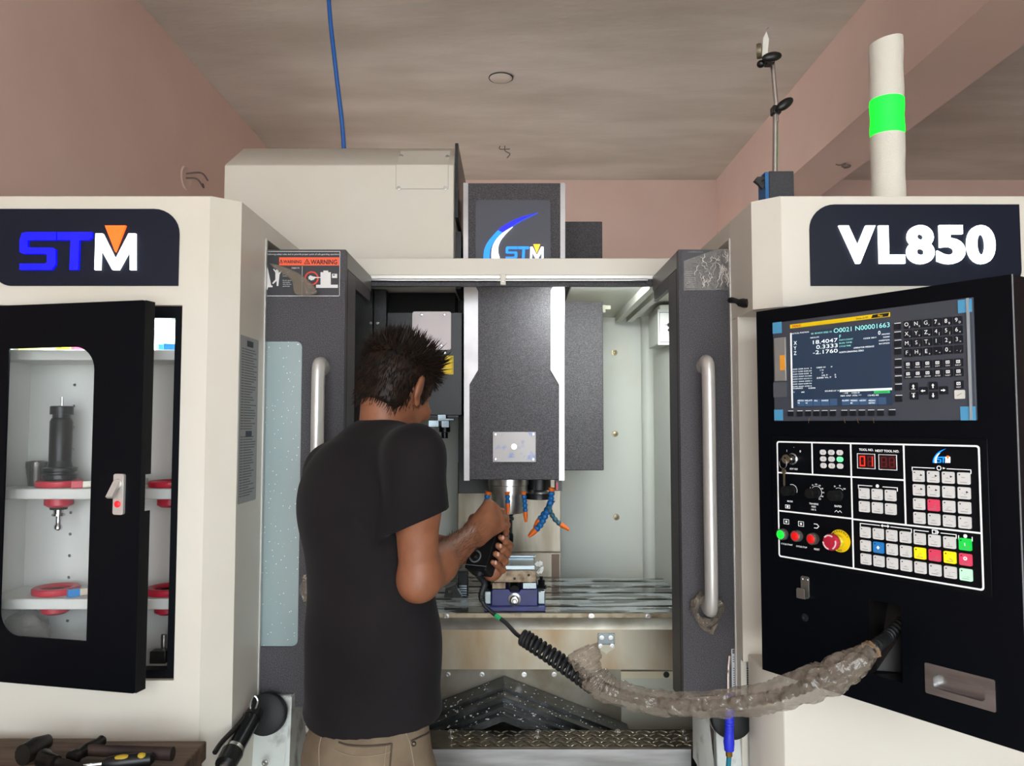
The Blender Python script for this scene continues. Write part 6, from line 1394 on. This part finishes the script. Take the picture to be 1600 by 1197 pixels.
# ------------------------------------------------------------------ the worker
class SDF:
    def __init__(s, lo, hi, h):
        s.lo = np.array(lo, dtype=np.float32); s.h = h; s.n = (np.ceil((np.array(hi)-np.array(lo))/h)+1).astype(int)
        s.V = np.full(s.n, .5, dtype=np.float32); s.ax = [s.lo[i]+h*np.arange(s.n[i], dtype=np.float32) for i in range(3)]
    def like(s):
        o = SDF.__new__(SDF); o.lo, o.h, o.n, o.ax = s.lo, s.h, s.n, s.ax; o.V = np.full(s.n, .5, dtype=np.float32); return o
    def sub(s, lo, hi):
        a = np.clip(np.floor((np.array(lo)-s.lo)/s.h).astype(int), 0, s.n); b = np.clip(np.ceil((np.array(hi)-s.lo)/s.h).astype(int)+1, 0, s.n)
        sl = tuple(slice(a[i], b[i]) for i in range(3)); X, Y, Z = np.meshgrid(*[s.ax[i][sl[i]] for i in range(3)], indexing='ij'); return sl, X, Y, Z
    def comb(s, sl, d, k, op):
        v = s.V[sl]
        if v.size == 0: return
        if op == 'u':
            if k > 0: h = np.clip(.5+.5*(v-d)/k, 0, 1); s.V[sl] = v*(1-h)+d*h-k*h*(1-h)
            else: s.V[sl] = np.minimum(v, d)
        else:
            d = -d
            if k > 0: h = np.clip(.5-.5*(v-d)/k, 0, 1); s.V[sl] = v*(1-h)+d*h+k*h*(1-h)
            else: s.V[sl] = np.maximum(v, d)
    def cone(s, a, b, ra, rb, k=.01, op='u', B=None, sc=(1, 1, 1)):
        # B: 3x3 rows = axes in which coordinates are divided by sc before measuring
        a = np.array(a, dtype=np.float32); b = np.array(b, dtype=np.float32); m = max(ra, rb)*max(sc)+k*1.5+s.h*3
        sl, X, Y, Z = s.sub(np.minimum(a, b)-m, np.maximum(a, b)+m)
        P_ = np.stack([X-a[0], Y-a[1], Z-a[2]], -1); ab = b-a
        f = 1.
        if B is not None:
            B = np.array(B, dtype=np.float32); P_ = (P_ @ B.T)/np.array(sc, dtype=np.float32); ab = (B @ ab)/np.array(sc, dtype=np.float32); f = min(sc)
        t = np.clip((P_ @ ab)/max(float(ab @ ab), 1e-9), 0, 1); d = (np.linalg.norm(P_-t[..., None]*ab, axis=-1)-(ra+(rb-ra)*t))*f
        s.comb(sl, d, k, op)
    def ell(s, c, r, B=None, k=.01, op='u'):
        c = np.array(c, dtype=np.float32); m = max(r)+k*1.5+s.h*3; sl, X, Y, Z = s.sub(c-m, c+m); P_ = np.stack([X-c[0], Y-c[1], Z-c[2]], -1)
        if B is not None: P_ = P_ @ np.array(B, dtype=np.float32).T
        r = np.array(r, dtype=np.float32); k0 = np.linalg.norm(P_/r, axis=-1); k1 = np.linalg.norm(P_/(r*r), axis=-1)+1e-9
        s.comb(sl, k0*(k0-1)/k1, k, op)
    def plane(s, p, n, k=0):        # keep the side n points away from
        n = np.array(n, dtype=np.float32); n /= np.linalg.norm(n); X, Y, Z = np.meshgrid(*s.ax, indexing='ij', sparse=True)
        d = (X-p[0])*n[0]+(Y-p[1])*n[1]+(Z-p[2])*n[2]; s.V = np.maximum(s.V, d)
    def mesh(s):
        V_ = s.V; ins = V_ < 0; nx, ny, nz = V_.shape
        c = np.zeros((nx-1, ny-1, nz-1), dtype=np.int8)
        for i in (0, 1):
            for j in (0, 1):
                for k in (0, 1): c += ins[i:nx-1+i, j:ny-1+j, k:nz-1+k]
        act = (c > 0) & (c < 8); idx = np.full(act.shape, -1, dtype=np.int64); ii = np.argwhere(act); idx[act] = np.arange(len(ii))
        acc = np.zeros((len(ii), 3)); cnt = np.zeros(len(ii)); cor = [(i, j, k) for i in (0, 1) for j in (0, 1) for k in (0, 1)]
        for a in cor:
            for axn in range(3):
                if a[axn]: continue
                b = list(a); b[axn] = 1
                va = V_[ii[:, 0]+a[0], ii[:, 1]+a[1], ii[:, 2]+a[2]]; vb = V_[ii[:, 0]+b[0], ii[:, 1]+b[1], ii[:, 2]+b[2]]
                m = (va < 0) != (vb < 0); t = np.where(m, va/np.where(m, va-vb, 1), 0)
                p = np.array(a)+np.outer(t, np.array(b)-np.array(a)); acc[m] += p[m]; cnt[m] += 1
        vt = s.lo+(ii+acc/np.maximum(cnt, 1)[:, None])*s.h; F_ = []
        for axn in range(3):
            sl0 = [slice(None)]*3; sl1 = [slice(None)]*3; sl0[axn] = slice(0, -1); sl1[axn] = slice(1, None)
            A = ins[tuple(sl0)]; B = ins[tuple(sl1)]; e = np.argwhere(A != B); o = [x for x in range(3) if x != axn]
            ok = np.all([(e[:, x] > 0) & (e[:, x] < V_.shape[x]-1) for x in o], axis=0); e = e[ok]
            def cell(d0, d1): q_ = e.copy(); q_[:, o[0]] += d0; q_[:, o[1]] += d1; return idx[q_[:, 0], q_[:, 1], q_[:, 2]]
            quad = np.stack([cell(-1, -1), cell(0, -1), cell(0, 0), cell(-1, 0)], 1); fl = A[e[:, 0], e[:, 1], e[:, 2]]
            if axn == 1: fl = ~fl
            quad[~fl] = quad[~fl][:, ::-1]; F_.append(quad)
        return vt, np.concatenate(F_)
def sdf_obj(s, name, m, parent, smooth_it=1):
    vt, fc = s.mesh(); off = OFF[parent.name]
    me = bpy.data.meshes.new(name); me.from_pydata((vt-np.array(off)).tolist(), [], fc.tolist()); me.materials.append(m)
    me.polygons.foreach_set('use_smooth', [True]*len(me.polygons)); me.update()
    o = bpy.data.objects.new(name, me); COL.objects.link(o); o.parent = parent; OFF[o.name] = off
    if smooth_it: sm = o.modifiers.new('smooth', 'SMOOTH'); sm.iterations = smooth_it; sm.factor = .5
    return o, vt, fc
yaw = math.radians(45); Fw = V(math.sin(yaw), math.cos(yaw), 0); Rt = V(math.cos(yaw), -math.sin(yaw), 0); Up = V(0, 0, 1)
BB = [list(Rt), list(Fw), [0, 0, 1]]
hipc = W(580, 1150, 1.75); pe = thing('person', 'person in black t-shirt and khaki trousers working at the machine', 'person', (hipc.x, hipc.y, 0))
shR, shL = W(648, 711, 1.610), W(520, 735, 1.865)
elR, wrR = W(655, 905, 1.625), W(741, 834, 1.865)
elL, wrL = V(-.325, 2.05, 1.19), V(-.088, 2.015, 1.165)
nb, hc_ = W(596, 668, 1.79), W(620, 607, 1.835)
hy, hp2, hr_ = math.radians(27), math.radians(-24), math.radians(5)
HM = Matrix.Rotation(-hy, 3, 'Z') @ Matrix.Rotation(hp2, 3, 'X') @ Matrix.Rotation(hr_, 3, 'Y')
HB = [list(HM.col[0]), list(HM.col[1]), list(HM.col[2])]       # lateral(right), forward, up
def H(x, y, z): return hc_+HM @ V(x, y, z)
# ---- body: head, neck, arms, hands, trunk under the shirt in one surface
sk = SDF((-.60, 1.45, .86), (.08, 2.16, 1.76), .0034)
sk.ell(H(0, -.012, .02), (.0745, .094, .088), HB, 0)
sk.ell(H(0, .022, -.028), (.060, .068, .082), HB, .03)
sk.ell(H(0, .052, -.078), (.040, .040, .032), HB, .03)
sk.cone(H(0, .084, .0), H(0, .104, -.034), .009, .013, .012)          # nose
sk.cone(H(-.03, .078, .016), H(.03, .078, .016), .012, .012, .015)     # brow
for s_ in (-1, 1):
    sk.ell(H(s_*.031, .082, .0), (.013, .010, .008), HB, .006, 's')
    sk.ell(H(s_*.045, .062, -.03), (.022, .026, .02), HB, .02)
    # ear: rim, lobe, hollow
    EB = [list(HM @ V(.90, s_*.43, 0)), list(HM @ V(-s_*.43, .90, 0)), HB[2]]
    sk.ell(H(s_*.080, -.020, -.004), (.0085, .021, .033), EB, .006)
    sk.ell(H(s_*.090, -.016, -.002), (.006, .012, .022), EB, .004, 's')
    sk.ell(H(s_*.078, -.008, -.034), (.006, .010, .012), EB, .006)
sk.cone(H(-.018, .094, -.055), H(.018, .094, -.055), .006, .006, .006); sk.cone(H(-.02, .101, -.0525), H(.02, .101, -.0525), .0022, .0022, .002, 's')
sk.cone(nb-V(0, 0, .05), H(0, -.025, -.055), .056, .053, .025)
sk.cone(nb+Fw*.02-V(0, 0, .03), H(0, .02, -.07), .05, .046, .03)
ch_ = W(588, 800, 1.77)
sk.cone(ch_+V(0, 0, -.28), ch_+V(0, 0, -.02), .130, .130, .03, B=BB, sc=(1, .66, 1))
for a_, b_ in ((nb, shR), (nb, shL)): sk.cone(a_-V(0, 0, .065), b_, .042, .044, .02)
def arm(sh, el, wr):
    sk.cone(sh, sh.lerp(el, .45), .048, .047, .03); sk.cone(sh.lerp(el, .4), el, .047, .040, .02)
    sk.ell(el, (.041, .041, .041), None, .02); sk.cone(el, el.lerp(wr, .30), .040, .042, .02); sk.cone(el.lerp(wr, .25), wr, .042, .0275, .02)
arm(shR, elR, wrR); arm(shL, elL, wrL)
sk.ell(elR+V(-.004, -.012, -.016), (.026, .026, .022), None, .02)
def chain(pts, rs, k=.005):
    for i in range(len(pts)-1): sk.cone(pts[i], pts[i+1], rs[i], rs[i+1], k)
# right hand: back of hand toward the camera, fingers over the wheel
kR = [W(763, 790, 1.905), W(772, 797, 1.915), W(778.5, 809, 1.918), W(781, 823, 1.912)]
bR = [W(744, 825, 1.868), W(747, 829, 1.868), W(749, 834, 1.866), W(750, 840, 1.864)]
for i in range(4): sk.cone(wrR.lerp(bR[i], .5), kR[i], .022, (.0155, .0155, .0145, .013)[i], .016)
sk.cone(wrR, bR[1].lerp(kR[1], .5), .026, .027, .015)
for i in range(4):
    k0_ = kR[i]; L1, L2, L3 = ((.038, .026, .02), (.042, .028, .02), (.038, .026, .019), (.030, .02, .017))[i]
    d1 = (V(.30, .88, -.18), V(.42, .85, -.2), V(.45, .85, -.18), V(.42, .88, -.1))[i].normalized()
    d2 = V(.15, .75, -.75).normalized(); d3 = V(-.25, .35, -.9).normalized()
    p1_ = k0_+d1*L1; p2_ = p1_+d2*L2; p3_ = p2_+d3*L3; r_ = (.0098, .0098, .0092, .0082)[i]
    sk.ell(k0_, (r_*1.32,)*3, None, .006); chain([k0_, p1_, p2_, p3_], [r_*1.12, r_, r_*.93, r_*.8])
tb_ = W(735, 822, 1.90); chain([wrR+V(-.004, .012, .004), tb_+V(.01, .015, .012), tb_+V(.035, .04, .02), tb_+V(.055, .058, .012)], [.019, .0155, .0115, .0095], .008)
# left hand: under the pendant, fingertips coming round its right side
pc_ = FM @ V(.006, .045, -.055); sk.cone(wrL, pc_, .026, .030, .02); sk.cone(wrL, FM @ V(.012, .075, -.052), .024, .024, .02); sk.cone(wrL, FM @ V(.012, .02, -.05), .024, .022, .02)
for i in range(4):
    v_ = (.092, .070, .048, .026)[i]; r_ = (.0088, .0092, .0090, .008)[i]; ex_ = (.004, .0, -.001, -.003)[i]
    chain([FM @ V(.018, v_, -.052), FM @ V(wM+.012, v_+.002, -.046), FM @ V(wM+.0125+ex_*.3, v_+.002, -.018), FM @ V(wM+.010+ex_*.3, v_, .004)], [r_*1.15, r_*1.1, r_, r_*.85])
chain([FM @ V(-.02, .035, -.055), FM @ V(-wM-.013, .05, -.04), FM @ V(-wM-.011, .066, -.012), FM @ V(-wM-.006, .078, .008)], [.016, .0125, .0105, .0088], .008)
body, vt, fc = sdf_obj(sk, 'body', SKIN, pe, 1)
# nails and eyes
g = G()
for i in range(4):
    v_ = (.092, .070, .048, .026)[i]; g = G(); g.ellip(FM @ V(wM+.0165, v_, .003), (.0045, .0045, .006)); 
    g.build('finger_nail', mat('nail', 'b98a78', .35), pe)
for s_ in (-1, 1):
    g = G(); g.ellip(H(s_*.031, .074, .0), (.0115, .0115, .0115)); e_ = g.build('eye', EYEW, pe)
    G().ellip(H(s_*.031, .083, -.003), (.0045, .0045, .0045)).build('iris', EYED, e_)
# ---- t-shirt
ss = SDF((-.66, 1.42, .74), (.02, 2.12, 1.60), .004)
hem = W(580, 1150, 1.75); mid = W(582, 1000, 1.755); che = W(574, 810, 1.775); upc = W(588, 765, 1.785)
segs = [(hem-V(0, 0, .05), .176), (hem+V(0, 0, .05), .175), (mid, .170), (che, .172), (upc, .140)]
for (a_, ra), (b_, rb) in zip(segs[:-1], segs[1:]): ss.cone(a_, b_, ra, rb, .03, B=BB, sc=(1, .74, 1))
back = che-Fw*.05+V(0, 0, .05); ss.ell(back, (.135, .09, .13), BB, .05)
for sh_ in (shR, shL): ss.cone(nb-V(0, 0, .048), sh_, .054, .058, .05)
ss.ell(nb-V(0, 0, .032), (.092, .078, .048), BB, .03)
adR = (elR-shR).normalized(); adL = (elL-shL).normalized()
sl_ = ss.like()
def sleeve_sdf(S, sh, el, n_cut, tcut, flare):
    e_ = sh.lerp(el, tcut+.12); S.cone(sh, e_, .058, .058+flare, .0); S.cone(sh.lerp(el, tcut+.10), sh.lerp(el, .9), .050+flare*.7, .054+flare, 0, 's'); S.plane(sh.lerp(el, tcut), n_cut)
sleeve_sdf(sl_, shR+V(0, .0, .0), elR, list(V(.36, .0, -.93)), .535, .016)
sl2 = ss.like(); sleeve_sdf(sl2, shL, elL, list(adL), .55, .012)
k_ = .035
for S in (sl_, sl2):
    h_ = np.clip(.5+.5*(ss.V-S.V)/k_, 0, 1); ss.V = ss.V*(1-h_)+S.V*h_-k_*h_*(1-h_)
# hollow sleeves, hem and neck
ss.cone(hem-V(0, 0, .12), hem+V(0, 0, .03), .170, .166, 0, 's', B=BB, sc=(1, .70, 1))
# cloth folds
Xg, Yg, Zg = np.meshgrid(*ss.ax, indexing='ij', sparse=True)
lat = (Xg-hem.x)*Rt.x+(Yg-hem.y)*Rt.y; fw_ = (Xg-hem.x)*Fw.x+(Yg-hem.y)*Fw.y
fold = .0022*np.sin(26*lat+9*(Zg-1.0)+2.2*np.sin(7*Zg))*np.clip(1.35-Zg, 0, .4)/.4
fold = fold+.0030*np.sin(46*(Zg-1.12)+22*lat)*np.exp(-((Zg-1.2)/.12)**2)*np.clip((lat-.02)/.1, 0, 1)
fold = fold+.0020*np.sin(60*(Zg)+30*Xg)*np.exp(-((Zg-.86)/.07)**2)
ss.V = ss.V+fold.astype(np.float32)
# neck opening and wavy hem
ss.cone(nb+V(.004, 0, .040)+Fw*.012, H(0, .0, .0), .064, .080, .004, 's')
hz = hem.z+.058+.016*np.cos(18*(lat+.02))*(-.5)-.012*np.clip(-fw_/.12, -1, 1)
ss.V = np.maximum(ss.V, (hz-Zg)+0*Xg).astype(np.float32)
shirt, svt, sfc = sdf_obj(ss, 't_shirt', SHIRT, pe, 2)
# sleeve and hem stitch lines, collar rib
def ring_around(c, n_, r0, bv, k=40, off=.001):
    n_ = Vector(n_).normalized(); a_ = n_.orthogonal().normalized(); b_ = n_.cross(a_); out = []
    for i in range(k):
        d = a_*math.cos(2*math.pi*i/k)+b_*math.sin(2*math.pi*i/k); h = bv.ray_cast(c+d*r0, -d, r0)
        if h[0]: out.append(h[0]+h[1]*off)
    return out
bv = BVHTree.FromPolygons(svt.tolist(), sfc.tolist())
# ---- trousers and shoes
tr = SDF((-.66, 1.45, .03), (.02, 2.1, .92), .006)
wst = hem+V(0, 0, .06); hp3 = hem-V(0, 0, .06)
tr.cone(wst, hp3, .148, .166, .02, B=BB, sc=(1, .72, 1)); tr.ell(hp3-Fw*.05, (.145, .085, .11), BB, .04)
for s_ in (-1, 1):
    h0 = hp3+Rt*(s_*.085)-V(0, 0, .03); kn = h0+Rt*(s_*.015)+Fw*.03-V(0, 0, .30); an = V(kn.x, kn.y, .09)-Fw*.03
    tr.cone(h0, kn, .092, .070, .03); tr.cone(kn, an, .070, .062, .03)
X2, Y2, Z2 = np.meshgrid(*tr.ax, indexing='ij', sparse=True)
tr.V = (tr.V+.0022*np.sin(70*Z2+25*X2)*np.exp(-((Z2-.62)/.1)**2)).astype(np.float32)
trous, tvt, tfc = sdf_obj(tr, 'trousers', TROUSER, pe, 1)
tv = BVHTree.FromPolygons(tvt.tolist(), tfc.tolist())
def on_cloth(px, py, off=.0012, b_=None):
    h = (b_ or tv).ray_cast(CAM, ray(px, py).normalized(), 5)
    return h[0]+h[1]*off if h[0] else None
def seam(name, pts, r, m, parent, off=.0012, b_=None, n=5):
    sp_ = spline([(p[0], p[1], 0) for p in pts], n); q_ = [on_cloth(p.x, p.y, off, b_) for p in sp_]; q_ = [p for p in q_ if p]
    if len(q_) > 2: G().tube(q_, r, 6).build(name, m, parent)
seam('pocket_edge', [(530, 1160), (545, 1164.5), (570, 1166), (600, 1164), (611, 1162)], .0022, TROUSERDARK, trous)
seam('pocket_edge', [(612, 1161), (611, 1175), (609, 1197), (607, 1215)], .0018, TROUSERDARK, trous)
seam('pocket_stitch', [(522, 1171), (545, 1180), (572, 1182), (600, 1178), (612, 1174)], .0010, STITCH, trous)
seam('pocket_stitch', [(604, 1163), (602, 1180), (600, 1205)], .0010, STITCH, trous)
seam('side_seam', [(632, 1140), (638, 1155), (642, 1170), (648, 1205)], .0012, STITCH, trous)
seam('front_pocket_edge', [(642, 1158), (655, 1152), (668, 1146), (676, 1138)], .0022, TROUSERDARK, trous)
seam('side_seam', [(503, 1150), (499, 1170), (500, 1200)], .0012, STITCH, trous)
c_ = on_cloth(646, 1162.5, .001)
if c_: G().ellip(c_, (.0055, .0035, .0055)).build('rivet', mat('rivet', '5a4d40', .4, .6), trous)
for s_ in (-1, 1):
    h0 = hp3+Rt*(s_*.100); an = V(h0.x, h0.y, 0)
    S = SDF((an.x-.22, an.y-.22, -.01), (an.x+.28, an.y+.28, .16), .007)
    S.cone(an+V(0, 0, .05)-Fw*.03, an+Fw*.15+V(0, 0, .035), .05, .042, .02); S.cone(an+V(0, 0, .05), an+V(0, 0, .12), .052, .05, .02); S.plane((0, 0, .002), (0, 0, -1))
    sdf_obj(S, 'shoe', mat('shoe_black', '1a1817', .5), pe, 1)
# ---- hair: a close cap plus many short strands
hs3 = SDF((-.42, 1.68, 1.44), (-.12, 2.0, 1.76), .0032)
hs3.ell(H(0, -.014, .026), (.0805, .098, .092), HB, 0)
hs3.ell(H(.0, .030, .075), (.062, .064, .042), HB, .02)
hs3.ell(H(0, -.046, -.040), (.061, .046, .056), HB, .02)
# hairline: cut below the nape line, the face and around the ears
hs3.ell(H(0, .095, -.045), (.075, .085, .085), HB, .004, 's')
for s_ in (-1, 1): hs3.ell(H(s_*.088, -.014, -.020), (.026, .026, .038), HB, .004, 's')
hs3.plane(H(0, -.09, -.058), list(HM @ V(0, -.30, -1)))
cap_, hvt, hfc = sdf_obj(hs3, 'hair', HAIR, pe, 1)
hb_ = BVHTree.FromPolygons(hvt.tolist(), hfc.tolist())
rng = random.Random(11); g = G(); made = 0
while made < 4600:
    u_, t_ = rng.uniform(-1, 1), rng.uniform(0, 2*math.pi); d = V(math.sqrt(1-u_*u_)*math.cos(t_), math.sqrt(1-u_*u_)*math.sin(t_), u_)
    o_ = H(0, -.01, .02); h = hb_.ray_cast(o_+(HM @ d)*.3, -(HM @ d), .4)
    if not h[0]: continue
    l_ = HM.inverted() @ (h[0]-o_); n_ = h[1]
    if (h[0]-o_).length < .05: continue
    top = max(0, min(1, (l_.z-.015)/.06)); frt = max(0, min(1, (l_.y+.02)/.08))
    if top < .05 and l_.z < -.06 and l_.y > 0: continue
    dn = HM @ V(l_.x*1.5, -.15, -1); up_ = HM @ V(l_.x*2.5+rng.uniform(-.35, .35), .35*frt+rng.uniform(-.35, .25), 1.0)
    flow = dn.normalized().lerp(up_.normalized(), top)
    lift = .30+.75*top
    L_ = rng.uniform(.012, .022)+top*rng.uniform(.004, .026)+top*frt*rng.uniform(0, .012)
    d0 = (n_*lift+flow+V(rng.uniform(-.2, .2), rng.uniform(-.2, .2), rng.uniform(-.2, .2))).normalized(); bend = (flow+V(rng.uniform(-.5, .5), rng.uniform(-.5, .5), rng.uniform(-.4, .3)))*.35
    p0 = h[0]-n_*.003; p1 = p0+d0*L_*.4; p2 = p1+(d0+bend*.5).normalized()*L_*.35; p3 = p2+(d0+bend).normalized()*L_*.3
    r0_ = rng.uniform(.0007, .0015)
    g.tube([p0, p1, p2, p3], [r0_, r0_*.9, r0_*.6, r0_*.12], 4, cap=False); made += 1
g.build('hair_strands', HAIR, cap_, recalc=False, kind='stuff')
# sideburn
for s_ in (1, -1):
    G().tube([H(s_*.0725, .022, .03), H(s_*.0735, .020, .0), H(s_*.0705, .022, -.028)], [.010, .008, .004], 8, flat=.5).build('sideburn', HAIR, cap_)
# forearm hair
bvb = BVHTree.FromPolygons(vt.tolist(), fc.tolist()); g = G()
dA = (wrR-elR).normalized()
for _ in range(520):
    c_ = elR.lerp(wrR, rng.uniform(.35, .98)); t_ = rng.uniform(0, 6.283); n0 = dA.orthogonal().normalized(); n1 = dA.cross(n0); d = n0*math.cos(t_)+n1*math.sin(t_)
    h = bvb.ray_cast(c_+d*.08, -d, .08)
    if not h[0]: continue
    f_ = (dA*.9+V(rng.uniform(-.4, .4), rng.uniform(-.4, .4), rng.uniform(-.2, .4))+h[1]*.35).normalized(); g.tube([h[0], h[0]+f_*.006, h[0]+f_*.012+h[1]*.001], [.00022, .0002, .00008], 3, cap=False)
g.build('forearm_hair', HAIR, body, recalc=False, kind='stuff')
